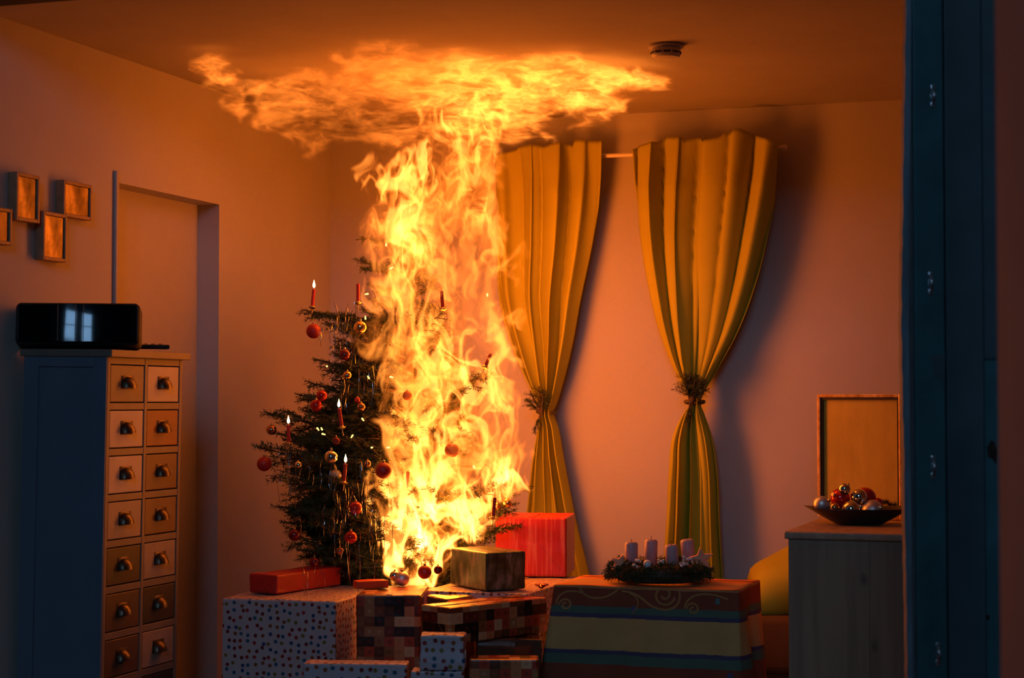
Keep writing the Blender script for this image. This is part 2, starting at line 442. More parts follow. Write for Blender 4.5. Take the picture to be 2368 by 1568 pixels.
M_GOLD2 = gold('dull_gold_leaf', (0.05, 0.03, 0.012), (0.12, 0.07, 0.03), (0.2, 0.12, 0.05), 30)
def wall_picture(u0, v0, u1, v1, label, mat):
    a = on_x(u0, v0, LEFT_X + 0.03); b = on_x(u1, v1, LEFT_X + 0.03); c = on_x(u0, v1, LEFT_X + 0.03); d = on_x(u1, v0, LEFT_X + 0.03)
    y0, y1 = min(a.y, c.y), max(b.y, d.y)
    zt = (a.z + d.z) / 2; zb = (b.z + c.z) / 2
    t = empty('wall_picture', (LEFT_X, (y0 + y1) / 2, (zt + zb) / 2))
    hy, hz, w = (y1 - y0) / 2, (zt - zb) / 2, 0.011
    bm = bmesh.new()
    bm_box(bm, (0.001, -hy, -hz), (0.032, -hy + w, hz), 0.002); bm_box(bm, (0.001, hy - w, -hz), (0.032, hy, hz), 0.002)
    bm_box(bm, (0.001, -hy + w, hz - w), (0.032, hy - w, hz), 0.002); bm_box(bm, (0.001, -hy + w, -hz), (0.032, hy - w, -hz + w), 0.002)
    from_bm('frame', bm, M_FRAME, t)
    box('canvas', (0.002, -hy + w, -hz + w), (0.026, hy - w, hz - w), mat, t, 0.001)
    tag(t, label, 'picture', 'small gold pictures on the wall by the doorway')
    return t
wall_picture(-45, 478, 27, 563, 'small dark gold picture cut by the picture edge, lowest on the wall', M_GOLD2)
wall_picture(38, 402, 91, 513, 'upright gold picture in wooden frame, highest of the four', M_GOLD)
wall_picture(147, 422, 212, 505, 'squarish gold picture in wooden frame closest to the doorway', M_GOLD)
wall_picture(100, 492, 154, 604, 'brightest upright gold picture hanging below the squarish one', M_GOLD)

# ------------------------------------------------------------------ apothecary cabinet against the left wall
M_CABW = plain('cabinet_frame_wood', (0.17, 0.13, 0.095), 0.5, var=0.15, scale=12, stretch=(1, 1, 0.2))
M_CABS = plain('slate_paint', (0.11, 0.135, 0.18), 0.55, var=0.08, scale=6)
M_CUP = plain('dark_bronze', (0.10, 0.065, 0.04), 0.35, metal=0.8, var=0.2)
M_INSIDE = plain('drawer_gap', (0.03, 0.02, 0.015), 0.9)
DRAW = {k: plain('drawer_' + k, tuple(q * 0.62 for q in c), 0.5, var=0.10, scale=14, bump=0.1) for k, c in dict(
    tan=(0.30, 0.22, 0.145), cream=(0.76, 0.64, 0.53), rust=(0.42, 0.12, 0.035), brown=(0.25, 0.11, 0.045), sand=(0.50, 0.39, 0.30),
    dark=(0.045, 0.028, 0.016), umber=(0.15, 0.07, 0.03), stone=(0.54, 0.43, 0.34)).items()}
cy0 = on_x(235, 830, LEFT_X + 0.30).y; cy1 = on_x(408, 840, LEFT_X + 0.30).y
cab_h = on_x(235, 822, LEFT_X + 0.30).z
cabinet = empty('drawer_cabinet', (LEFT_X + 0.02, cy0, 0))
cabinet.rotation_euler = (0, math.radians(0.9), 0)
tag(cabinet, 'tall slate-sided apothecary cabinet with two columns of multicoloured small drawers', 'cabinet')
cw_, cd_ = cy1 - cy0, 0.28
body = bmesh.new()
bm_box(body, (0, 0, 0.0), (0.018, cw_, cab_h), 0.001)
bm_box(body, (0.018, cw_ - 0.018, 0.0), (cd_ - 0.02, cw_, cab_h), 0.001)
bm_box(body, (0.018, 0.0, 0.0), (cd_ - 0.02, 0.014, cab_h), 0.001)
bm_box(body, (0.018, 0.014, 0.0), (cd_ - 0.02, cw_ - 0.018, 0.03), 0.001)
from_bm('body', body, M_CABS, cabinet)
box('side_stile', (0.0, -0.006, 0), (0.05, 0.0, cab_h), M_CABS, cabinet, 0.001)
box('side_stile', (cd_ - 0.045, -0.006, 0), (cd_ - 0.001, 0.0, cab_h), M_CABS, cabinet, 0.001)
box('side_rail', (0.05, -0.006, cab_h - 0.03), (cd_ - 0.045, 0.0, cab_h), M_CABS, cabinet, 0.001)
box('cabinet_top', (-0.012, -0.012, cab_h), (cd_ + 0.018, cw_ + 0.02, cab_h + 0.022), M_CABW, cabinet, 0.003)
PITCH_D, nrow, stile, mid = 0.1345, 10, 0.016, 0.016
fr = bmesh.new()
for y0, y1 in ((0, stile), (cw_ / 2 - mid / 2, cw_ / 2 + mid / 2), (cw_ - stile, cw_)):
    bm_box(fr, (cd_ - 0.02, y0, 0), (cd_, y1, cab_h), 0.0012)
for r in range(nrow + 1):
    z1 = cab_h - r * PITCH_D
    bm_box(fr, (cd_ - 0.02, stile, max(0, z1 - 0.020)), (cd_ - 0.001, cw_ / 2 - mid / 2, z1), 0.0012)
    bm_box(fr, (cd_ - 0.02, cw_ / 2 + mid / 2, max(0, z1 - 0.020)), (cd_ - 0.001, cw_ - stile, z1), 0.0012)
from_bm('face_frame', fr, M_CABW, cabinet)
box('carcass_shadow', (cd_ - 0.06, 0.02, 0.03), (cd_ - 0.05, cw_ - 0.02, cab_h - 0.01), M_INSIDE, cabinet)
def cup_pull():
    """quarter-round shell pull, open below"""
    bm = bmesh.new(); rows = []
    for i in range(9):
        a = math.pi * i / 8
        row = []
        for j in range(6):
            e = math.pi / 2 * j / 5
            row.append(bm.verts.new((0.026 * math.sin(e) * (0.35 + 0.65 * math.sin(a)), 0.029 * math.cos(a), 0.034 * math.cos(e) * math.sin(a) ** 0.8)))
        rows.append(row)
    for A, B in zip(rows, rows[1:]):
        for j in range(5):
            try: bm.faces.new((A[j], A[j + 1], B[j + 1], B[j]))
            except ValueError: pass
    bm_box(bm, (-0.001, -0.034, -0.004), (0.0015, 0.034, 0.036), 0.0005)
    bmesh.ops.remove_doubles(bm, verts=bm.verts, dist=0.0004)
    me = bpy.data.meshes.new('cup_pull'); bm.to_mesh(me); bm.free(); me.materials.append(M_CUP)
    me.polygons.foreach_set('use_smooth', [True] * len(me.polygons))
    return me
pull_me = cup_pull()
cols = [('tan', 'cream'), ('cream', 'rust'), ('cream', 'brown'), ('sand', 'brown'), ('dark', 'sand'), ('umber', 'dark'), ('umber', 'sand'), ('brown', 'dark'), ('cream', 'tan'), ('sand', 'umber')]
dw = cw_ / 2 - stile - mid / 2
for r in range(nrow):
    for c in range(2):
        z1 = cab_h - r * PITCH_D - 0.020 - 0.003; z0 = cab_h - (r + 1) * PITCH_D + 0.003
        y0 = (stile if c == 0 else cw_ / 2 + mid / 2) + 0.003; y1 = y0 + dw - 0.006
        d = box('drawer', (cd_ - 0.045, y0, z0), (cd_ - 0.002, y1, z1), DRAW[cols[r][c]], cabinet, 0.0025)
        h = link('cup_handle', pull_me, None, d)
        h.location = (cd_ - 0.002, (y0 + y1) / 2, (z0 + z1) / 2 - 0.012)

# black speaker and remote control on the cabinet
M_GLOSS = plain('piano_black', (0.004, 0.004, 0.005), 0.06, var=0.1, coat=0.0, spec=0.4)
M_MATTEBLK = plain('matte_black', (0.008, 0.007, 0.007), 0.7)
ztop = cab_h + 0.0235
sp = on_z(182, 801, ztop)
spD = depth_of(at_depth(182, 801, 5.42))
c_ = at_depth(183, 800, 5.47)
speaker = empty('tabletop_speaker', (c_.x, c_.y, ztop + 0.002), YAW + math.radians(7.7))
speaker.rotation_euler[0] = math.radians(-7.3)
hw, hh, hd = 0.180, 0.127, 0.055
bm = bmesh.new(); rows = []
nseg = 40
for yi, (yy, inset) in enumerate(((hd, 0.004), (hd - 0.004, 0.0), (-hd + 0.02, 0.0), (-hd + 0.006, 0.001), (-hd, 0.006))):
    row = []
    r = 0.016
    for k in range(nseg):
        q = k // (nseg // 4); a = math.pi / 2 * (q + (k % (nseg // 4)) / (nseg // 4 - 1))
        sx = (1, -1, -1, 1)[q]; sz = (1, 1, -1, -1)[q]
        x = sx * (hw - r) + r * math.cos(a); z = hh / 2 + sz * (hh / 2 - r) + r * math.sin(a)
        x *= 1 - inset / hw; z = hh / 2 + (z - hh / 2) * (1 - inset / (hh / 2))
        row.append(bm.verts.new((x, yy, z)))
    rows.append(row)
for A, B in zip(rows, rows[1:]):
    for k in range(nseg): bm.faces.new((A[k], A[(k + 1) % nseg], B[(k + 1) % nseg], B[k]))
bm.faces.new(rows[0]); bm.faces.new(list(reversed(rows[-1])))
bmesh.ops.recalc_face_normals(bm, faces=bm.faces)
from_bm('shell', bm, M_MATTEBLK, speaker)
# bulging glossy front
bm = bmesh.new(); g = []
for i in range(33):
    row = []
    for j in range(13):
        s = -1 + 2 * i / 32; t = j / 12
        bul = 0.016 * (1 - s * s) + 0.0016 * math.sin(math.pi * t) * (1 - s ** 4)
        row.append(bm.verts.new((s * (hw - 0.010), -hd - 0.001 - bul, 0.008 + t * (hh - 0.016))))
    g.append(row)
for A, B in zip(g, g[1:]):
    for j in range(12): bm.faces.new((A[j], B[j], B[j + 1], A[j + 1]))
bmesh.ops.recalc_face_normals(bm, faces=bm.faces)
from_bm('glossy_front', bm, M_GLOSS, speaker, True)
for x in (-0.056, -0.005, 0.018):
    pts = []
    for t in np.linspace(0, 1, 9):
        s = x / (hw - 0.01); bul = 0.016 * (1 - s * s) + 0.0016 * math.sin(math.pi * t) * (1 - s ** 4)
        pts.append((x, -hd - 0.0012 - bul, 0.010 + t * (hh - 0.02)))
    from_bm('chrome_strip', tube_bm(pts, 0.0009, 5), M_STEEL, speaker)
tag(speaker, 'black glossy speaker with rounded corners on top of the drawer cabinet', 'speaker')
c_ = at_depth(355, 809, 5.66)
bm = bmesh.new(); bm_box(bm, (-0.048, -0.016, 0), (0.048, 0.016, 0.016), 0.005, 3)
for v in bm.verts: v.co.z *= 0.8 + 0.2 * math.cos(v.co.x * 30)
rem = from_bm('remote_control', bm, M_MATTEBLK)
rem.location = (c_.x, c_.y, ztop + 0.003); rem.rotation_euler = (0, 0, YAW + 0.35)
for i in range(3):
    bm = bmesh.new(); bm_box(bm, (-0.03 + i * 0.022, -0.006, 0.0145), (-0.018 + i * 0.022, 0.006, 0.0165), 0.0008)
    from_bm('button', bm, M_GLOSS, rem)
tag(rem, 'small black remote control lying beside the speaker', 'remote control')

# ------------------------------------------------------------------ smoke detector
M_DET = plain('detector_plastic', (0.55, 0.50, 0.44), 0.5, var=0.05)
c_ = on_z(1540, 104, CEIL_Z)
det = empty('smoke_detector', c_)
from_bm('mounting_plate', lathe_bm([(0, -0.001), (0.056, -0.001), (0.056, -0.010), (0, -0.010)], 32), M_DET, det, False)
from_bm('detector_body', lathe_bm([(0, -0.010), (0.046, -0.010), (0.047, -0.020), (0.046, -0.034), (0.041, -0.041), (0.022, -0.045), (0, -0.045)], 32), M_DET, det, False)
for k in range(10):
    a = 2 * math.pi * k / 10
    bm = bmesh.new(); bm_box(bm, (0.0455, -0.011, -0.029), (0.0482, 0.011, -0.024), 0.0005)
    o = from_bm('vent', bm, M_INSIDE, det); o.rotation_euler = (0, 0, a)
tag(det, 'round smoke detector on the ceiling beside the flames', 'smoke detector')

# ------------------------------------------------------------------ curtains
M_CURT = plain('ochre_cloth', (0.46, 0.42, 0.03), 0.85, var=0.06, scale=5, bump=0.25, bscale=500, spec=0.15)
M_ROD = plain('white_rod', (0.80, 0.74, 0.66), 0.4, var=0.03)
M_NEEDLE = plain('fir_needles', (0.030, 0.055, 0.016), 0.55, var=0.5, scale=25)
M_TWIG = plain('fir_bark', (0.09, 0.055, 0.03), 0.8, var=0.3, scale=40)
M_BAND = plain('brown_ribbon', (0.10, 0.07, 0.025), 0.6)
CUR_Y = BACK_Y - 0.095
def edge_fn(tab):
    """tab of (v, u_left, u_right) picture rows -> functions of z"""
    zs = []; xl = []; xr = []
    for v, a, b in tab:
        pa = on_y(a, v, CUR_Y); pb = on_y(b, v, CUR_Y)
        zs.append((pa.z + pb.z) / 2); xl.append(pa.x); xr.append(pb.x)
    zs, xl, xr = map(np.array, (zs[::-1], xl[::-1], xr[::-1]))
    def sm(xs):
        # smooth interpolation through the rows
        d = np.gradient(xs, zs)
        def f(z):
            i = np.clip(np.searchsorted(zs, z) - 1, 0, len(zs) - 2)
            h = zs[i + 1] - zs[i]; t = np.clip((z - zs[i]) / h, 0, 1)
            return (2 * t**3 - 3 * t**2 + 1) * xs[i] + (t**3 - 2 * t**2 + t) * h * d[i] + (-2 * t**3 + 3 * t**2) * xs[i + 1] + (t**3 - t**2) * h * d[i + 1]
        return f
    return sm(xl), sm(xr), zs[-1]
def curtain(label, tab, tie_v, tie_u, npl, seed, top_u, top_v, z_bot):
    rnd = random.Random(seed)
    fl, fr_, ztop_ = edge_fn(tab)
    tz = on_y(tie_u, tie_v, CUR_Y).z
    # the pleats: uneven centres and depths
    cs = np.cumsum([rnd.uniform(0.75, 1.3) for _ in range(npl)]); cs = (cs - cs[0] * 0.5) / cs[-1]
    dep = [rnd.uniform(0.75, 1.25) for _ in range(npl)]
    tops_x = np.array([on_y(u, v, CUR_Y).x for u, v in zip(top_u, top_v)]); tops_z = np.array([on_y(u, v, CUR_Y).z for u, v in zip(top_u, top_v)])
    ns, nz = 150, 150
    S = np.linspace(0, 1, ns)
    V = np.zeros((nz, ns, 3))
    for i in range(nz):
        q = i / (nz - 1)
        zz = ztop_ + (z_bot - ztop_) * q
        xl, xr = float(fl(max(zz, z_bot))), float(fr_(max(zz, z_bot)))
        w = xr - xl
        near = math.exp(-((zz - tz) / 0.11) ** 2)
        amp = (0.052 - 0.020 * near) * min(1.0, 0.55 + (ztop_ - zz) * 2.5)
        ph = np.zeros(ns)
        prof = np.zeros(ns); sh = np.zeros(ns)
        k = npl
        drift = 0.14 * math.sin(zz * 2.3 + seed) + 0.05 * math.sin(zz * 5.1 + seed)
        u = S * k + drift
        w_ = np.abs(np.sin(np.pi * u))
        prof = (w_ ** 0.55) * (0.72 + 0.38 * np.sin(u * 1.7 + seed + zz * 0.9)) + 0.16 * np.sin(2.0 * np.pi * u + seed + 2.0 * zz) + 0.10 * np.sin(4.1 * np.pi * S + seed)
        sh = 0.34 / k * np.sin(2 * np.pi * u + 0.8 * np.sin(seed + u)) * 0.8
        x = xl + w * np.clip(S + sh * np.sin(np.pi * S), 0, 1)
        y = CUR_Y + 0.006 - amp * prof * 1.7
        # rounded gather at the tie
        y = y - near * 0.022 * np.sqrt(np.clip(1 - (2 * S - 1) ** 2, 0, 1))
        V[i, :, 0] = x; V[i, :, 1] = y; V[i, :, 2] = zz
    # ragged heading: lift the top rows to the traced heading line
    hx = V[0, :, 0]
    lift = np.interp(hx, tops_x, tops_z) - ztop_
    for i in range(nz):
        d = ztop_ - V[i, 0, 2]
        V[i, :, 2] += lift * max(0.0, 1 - d / 0.11)
    cut = np.linspace(0, 0, ns)
    vs = V.reshape(-1, 3)
    fs = [(i * ns + j, i * ns + j + 1, (i + 1) * ns + j + 1, (i + 1) * ns + j) for i in range(nz - 1) for j in range(ns - 1)]
    o = from_np('curtain', vs, fs, M_CURT, None, True)
    md = o.modifiers.new('thickness', 'SOLIDIFY'); md.thickness = 0.003; md.offset = 0
    tag(o, label, 'curtain', 'ochre curtains tied back on the rod')
    return o, tz
curtain('ochre curtain closer to the fire, tied with a fir sprig',
    [(340, 1148, 1394), (420, 1152, 1392), (560, 1152, 1372), (700, 1160, 1344), (800, 1190, 1326), (880, 1222, 1306), (925, 1243, 1292), (955, 1252, 1282), (985, 1248, 1292), (1060, 1238, 1308), (1200, 1225, 1338), (1340, 1205, 1372), (1480, 1190, 1392)],
    955, 1268, 4, 2, [1150, 1195, 1200, 1250, 1262, 1290, 1310, 1328, 1332, 1394], [358, 346, 338, 336, 342, 334, 332, 340, 325, 327], 0.30)
curtain('wider ochre curtain beyond the wreath table, tied with a dark fir sprig',
    [(325, 1466, 1802), (420, 1472, 1797), (540, 1484, 1780), (660, 1505, 1752), (780, 1535, 1706), (860, 1567, 1660), (905, 1592, 1632), (930, 1602, 1622), (960, 1582, 1632), (1010, 1560, 1650), (1080, 1552, 1662), (1200, 1545, 1668), (1340, 1534, 1674), (1480, 1526, 1682)],
    930, 1610, 5, 5, [1466, 1480, 1525, 1545, 1578, 1582, 1618, 1625, 1668, 1672, 1715, 1722, 1760, 1802], [347, 338, 330, 318, 319, 327, 316, 326, 318, 310, 301, 303, 318, 331], 0.30)
ra = on_y(1138, 360, CUR_Y); rb = on_y(1812, 338, CUR_Y)
rod = empty('curtain_rod', ra)
rz = on_y(1430, 357, CUR_Y).z
from_bm('pole', tube_bm([(0, 0, 0), (rb.x - ra.x - 0.012, 0, 0)], 0.0085, 14), M_ROD, rod)
rod.location = (ra.x, CUR_Y + 0.022, rz)
bm = lathe_bm([(0, 0), (0.011, 0), (0.0115, 0.004), (0.0115, 0.018), (0.009, 0.022), (0, 0.022)], 16, mtx=Matrix.Translation((rb.x - ra.x - 0.013, 0, 0)) @ Matrix.Rotation(math.pi / 2, 4, 'Y'))
from_bm('end_cap', bm, M_ROD, rod)
for xx in (0.06, rb.x - ra.x - 0.05):
    from_bm('bracket', tube_bm([(xx, 0, -0.002), (xx, 0.070, -0.002)], 0.006, 8), M_ROD, rod)
tag(rod, 'thin white curtain rod carrying the two ochre curtains', 'curtain rod')

# ------------------------------------------------------------------ fir sprays
def needles_along(pts, dens, length, width, rnd, verts, faces, flat=0.6):
    """adds thin leaf-shaped needles round a twig polyline"""
    pts = [Vector(p) for p in pts]
    for a, b in zip(pts, pts[1:]):
        seg = b - a; L = seg.length
        if L < 1e-5: continue
        t = seg / L
        s1 = t.orthogonal().normalized(); s2 = t.cross(s1)
        up = Vector((0, 0, 1)); side = t.cross(up)
        side = side.normalized() if side.length > 0.1 else s1
        upp = side.cross(t).normalized()
        for i in range(max(1, int(L * dens))):
            p0 = a + seg * rnd.random()
            an = rnd.uniform(0, 2 * math.pi)
            d = (side * math.cos(an) + upp * math.sin(an) * flat).normalized()
            d = (d + t * rnd.uniform(0.35, 0.9)).normalized()
            ln = length * rnd.uniform(0.7, 1.2)
            wv = d.cross(t)
            wv = (wv.normalized() if wv.length > 1e-4 else s1) * (width * 0.5)
            n = len(verts)
            m_ = p0 + d * ln * 0.45
            verts += [p0, m_ + wv, p0 + d * ln, m_ - wv]
            faces += [(n, n + 1, n + 2, n + 3)]
def fir_branch_mesh(name, L, seed, twigs=9, dens=620, nl=0.019, nw=0.0026, droop=0.10):
    rnd = random.Random(seed)
    verts, faces = [], []
    main = []
    for i in range(9):
        t = i / 8
        main.append(Vector((L * t, 0.03 * L * math.sin(3 * t + seed), -droop * L * t * t + 0.10 * L * t)))
    needles_along(main[2:], dens, nl, nw, rnd, verts, faces)
    lines = [(main, 0.0055)]
    for k in range(twigs):
        t = 0.22 + 0.72 * (k + rnd.uniform(0, 0.5)) / twigs
        i = min(7, int(t * 8)); p = main[i].lerp(main[i + 1], t * 8 - i)
        s = 1 if k % 2 else -1
        ln = L * (0.42 * (1 - t) + 0.13) * rnd.uniform(0.8, 1.15)
        ang = math.radians(rnd.uniform(38, 58)) * s
        d = Vector((math.cos(ang), math.sin(ang), rnd.uniform(-0.22, 0.10)))
        tw = [p + d * ln * q + Vector((0, 0, -0.10 * ln * q * q)) for q in (0, 0.33, 0.66, 1.0)]
        needles_along(tw, dens, nl, nw, rnd, verts, faces)
        lines.append((tw, 0.0025))
        if ln > 0.09:
            for q in (0.4, 0.65):
                for s2 in (1, -1):
                    a2 = ang + s2 * math.radians(40)
                    p2 = p + d * ln * q
                    d2 = Vector((math.cos(a2), math.sin(a2), rnd.uniform(-0.2, 0.1)))
                    t2 = [p2, p2 + d2 * ln * 0.2, p2 + d2 * ln * 0.36]
                    needles_along(t2, dens, nl, nw, rnd, verts, faces)
    nn = len(faces)
    for pts, r in lines:
        n = len(pts)
        base = len(verts)
        for i, p in enumerate(pts):
            rr = r * (1 - 0.75 * i / (n - 1))
            for k in range(4):
                verts.append(p + Vector((0, math.cos(k * math.pi / 2), math.sin(k * math.pi / 2))) * rr)
        for i in range(n - 1):
            for k in range(4):
                faces.append((base + i * 4 + k, base + i * 4 + (k + 1) % 4, base + (i + 1) * 4 + (k + 1) % 4, base + (i + 1) * 4 + k))
    me = bpy.data.meshes.new(name)
    me.from_pydata([tuple(v) for v in verts], [], faces); me.update()
    me.materials.append(M_NEEDLE); me.materials.append(M_TWIG)
    mi = [0] * nn + [1] * (len(faces) - nn)
    me.polygons.foreach_set('material_index', mi)
    return me
def aim(o, d, roll=0.0):
    """turn an object's +X towards d"""
    d = Vector(d).normalized()
    o.rotation_mode = 'QUATERNION'
    q = d.to_track_quat('X', 'Z')
    from mathutils import Quaternion
    o.rotation_quaternion = q @ Quaternion((1, 0, 0), roll)

sprig_me = [fir_branch_mesh('sprig_mesh', 0.14, 90 + i, twigs=5, dens=900, nl=0.017, nw=0.0028, droop=0.02) for i in range(2)]
def curtain_tie(u, v, label, dirs):
    c = on_y(u, v, CUR_Y)
    t = empty('curtain_tie', (c.x, CUR_Y - 0.02, c.z))
    bm = bmesh.new()
    pts = [(0.036 * math.cos(a), 0.034 * math.sin(a), 0.004 * math.sin(2 * a)) for a in np.linspace(0, 2 * math.pi, 25)]
    from_bm('ribbon', tube_bm(pts, 0.006, 8), M_BAND, t, True)
    for i, (du, dv, s) in enumerate(dirs):
        b = link('fir_sprig', sprig_me[i % 2], None, t)
        b.location = (0, -0.070, -0.004)
        b.scale = (s * 1.35, s * 1.9, s * 1.9)
        aim(b, (du, -0.25, -dv), 0.3 * i)
    tag(t, label, 'curtain tie', 'fir sprig curtain ties')
curtain_tie(1267, 953, 'fir sprig tie on the curtain closer to the fire', [(0.05, -1, 0.55), (-0.9, -0.75, 0.42), (0.6, -0.9, 0.45), (-0.2, 1, 0.42), (-0.4, -1, 0.5), (0.3, -1, 0.5)])
curtain_tie(1609, 930, 'bushier fir sprig tie on the wider curtain', [(0.15, -1, 0.62), (0.75, -0.8, 0.55), (-0.1, -1, 0.6), (0.4, -1, 0.6), (-0.05, 1, 0.40), (0.55, -1, 0.6), (0.0, -1, 0.55)])

# ------------------------------------------------------------------ baubles (shared builder)
def bauble_mat(name, col, rough, metal=0.9, coat=0.5):
    return plain(name, col, rough, metal=metal, var=0.05, scale=8, coat=coat)
BM_ = dict(red=bauble_mat('red_glass', (0.62, 0.02, 0.015), 0.12, 0.35), redmatte=bauble_mat('red_matte', (0.48, 0.02, 0.012), 0.45, 0.0, 0.0),
           dark=bauble_mat('dark_red_glass', (0.22, 0.01, 0.012), 0.15, 0.3), silver=bauble_mat('silver_glass', (0.86, 0.84, 0.80), 0.07, 1.0),
           silvermatte=bauble_mat('silver_matte', (0.72, 0.68, 0.62), 0.42, 0.8, 0.0), gold=bauble_mat('gold_glass', (0.90, 0.55, 0.24), 0.14, 1.0),
           copper=bauble_mat('copper_glass', (0.50, 0.22, 0.10), 0.22, 0.9))
M_CAP = plain('bauble_cap', (0.75, 0.62, 0.40), 0.3, metal=1.0)
_ball = lathe_bm([(math.sin(a), -math.cos(a)) if 0.001 < a < 3.14 else (0, -math.cos(a)) for a in np.linspace(0, math.pi, 22)], 32)
_ball_me = {}
for k, m in BM_.items():
    me = bpy.data.meshes.new('bauble_ball'); _ball.to_mesh(me); me.materials.append(m)
    me.polygons.foreach_set('use_smooth', [True] * len(me.polygons)); _ball_me[k] = me
_cap = lathe_bm([(0, 0.97), (0.20, 0.96), (0.21, 1.18), (0.17, 1.22), (0, 1.22)], 14)
tube_bm([(0.10 * math.cos(a), 0, 1.30 + 0.10 * math.sin(a)) for a in np.linspace(0, 2 * math.pi, 13)], 0.025, 5, _cap)
_cap_me = bpy.data.meshes.new('bauble_cap'); _cap.to_mesh(_cap_me); _cap_me.materials.append(M_CAP)
def bauble(p, r, kind, label, group, tilt=(0, 0, 0), squash=1.0):
    o = link('bauble', _ball_me[kind]); o.location = p; o.scale = (r, r, r * squash); o.rotation_euler = tilt
    c = link('hanging_cap', _cap_me, None, o)
    tag(o, label, 'bauble', group)
    return o

# ------------------------------------------------------------------ pine dresser with its bowl and framed picture
M_PINE = pine('knotty_pine', (0.34, 0.23, 0.14), (0.25, 0.165, 0.10), (0.06, 0.035, 0.02))
M_PINETOP = pine('pine_top', (0.44, 0.30, 0.19), (0.34, 0.22, 0.13), (0.12, 0.07, 0.04))
fp = at_depth(1812, 1238, 5.60)
DRX, DRY, DRZ = fp.x, fp.y, at_depth(1812, 1229, 5.60).z
dresser = empty('pine_dresser', (DRX, DRY, 0))
DW, DP = 1.0, 0.78
nb = 4
for i in range(nb):
    x0 = 0.012 + (DW - 0.024) * i / nb; x1 = 0.012 + (DW - 0.024) * (i + 1) / nb
    box('end_board', (x0 + 0.0002, 0.012, 0.0), (x1 - 0.0002, 0.032, DRZ - 0.024), M_PINE, dresser, 0.0006)
box('carcass', (0.012, 0.033, 0.02), (DW - 0.012, DP, DRZ - 0.024), M_PINE, dresser, 0.002)
bm = bmesh.new(); bm_box(bm, (0, 0, DRZ - 0.023), (DW, DP + 0.01, DRZ), 0.006, 3)
from_bm('top_board', bm, M_PINETOP, dresser)
tag(dresser, 'knotty pine dresser carrying the bowl of baubles', 'dresser')

M_GILT = gold('gilt_rim', (0.40, 0.22, 0.06), (0.70, 0.42, 0.14), (0.95, 0.68, 0.30), 40)
M_AMBER = plain('amber_panel', (0.62, 0.42, 0.05), 0.35, var=0.12, scale=7, stretch=(3, 3, 1))
M_DKRIM = plain('dark_inner_rim', (0.03, 0.02, 0.012), 0.5)
FY = DRY + DP - 0.05
a = on_y(1893, 912, FY); b = on_y(2112, 1182, FY)
pic = empty('framed_picture', (a.x, FY, DRZ + 0.001))
pw, ph = b.x - a.x, a.z - DRZ - 0.001
bm = bmesh.new(); w = 0.011
bm_box(bm, (0, -0.012, 0), (w, 0.016, ph), 0.002); bm_box(bm, (pw - w, -0.012, 0), (pw, 0.016, ph), 0.002)
bm_box(bm, (w, -0.012, ph - w), (pw - w, 0.016, ph), 0.002); bm_box(bm, (w, -0.012, 0), (pw - w, 0.016, w + 0.022), 0.002)
from_bm('gilt_frame', bm, M_GILT, pic)
bm = bmesh.new(); w2 = w + 0.008
bm_box(bm, (w, -0.006, w + 0.022), (w2, 0.012, ph - w)); bm_box(bm, (pw - w2, -0.006, w + 0.022), (pw - w, 0.012, ph - w))
bm_box(bm, (w2, -0.006, ph - w2), (pw - w2, 0.012, ph - w)); bm_box(bm, (w2, -0.006, w + 0.022), (pw - w2, 0.012, w + 0.030))
from_bm('inner_rim', bm, M_DKRIM, pic)
box('amber_panel', (w2 - 0.004, 0.002, w + 0.024), (pw - w2 + 0.004, 0.010, ph - w2 + 0.004), M_AMBER, pic)
pic.rotation_euler = (0, 0, math.radians(-20))
tag(pic, 'square amber picture in a thin gilt frame standing on the dresser', 'picture')

M_BOWL = plain('dark_bowl', (0.035, 0.022, 0.016), 0.35, var=0.2)
bc = at_depth(1985, 1222, 5.92)
bowl = empty('shallow_bowl', (bc.x, bc.y, DRZ + 0.001), YAW)
bm = bmesh.new()
ns = 40; rings = []
for (rx, ry, z, lift) in ((0.001, 0.001, 0.002, 0), (0.07, 0.055, 0.0, 0), (0.105, 0.075, 0.018, 0.1), (0.165, 0.10, 0.048, 1), (0.172, 0.105, 0.052, 1), (0.158, 0.095, 0.049, 1), (0.10, 0.068, 0.022, 0.1), (0.001, 0.001, 0.012, 0)):
    ring = []
    for k in range(ns):
        t = 2 * math.pi * k / ns
        c_, s_ = math.cos(t), math.sin(t)
        e = 0.55
        x = math.copysign(abs(c_) ** e, c_) * rx; y = math.copysign(abs(s_) ** e, s_) * ry
        ring.append(bm.verts.new((x, y, z + lift * 0.006 * (abs(c_) ** 3))))
    rings.append(ring)
for A, B in zip(rings, rings[1:]):
    for k in range(ns): bm.faces.new((A[k], A[(k + 1) % ns], B[(k + 1) % ns], B[k]))
bmesh.ops.recalc_face_normals(bm, faces=bm.faces)
from_bm('dish', bm, M_BOWL, bowl, True)
tag(bowl, 'wide shallow dark bowl heaped with baubles on the dresser', 'bowl')
GB = 'baubles heaped in the bowl'
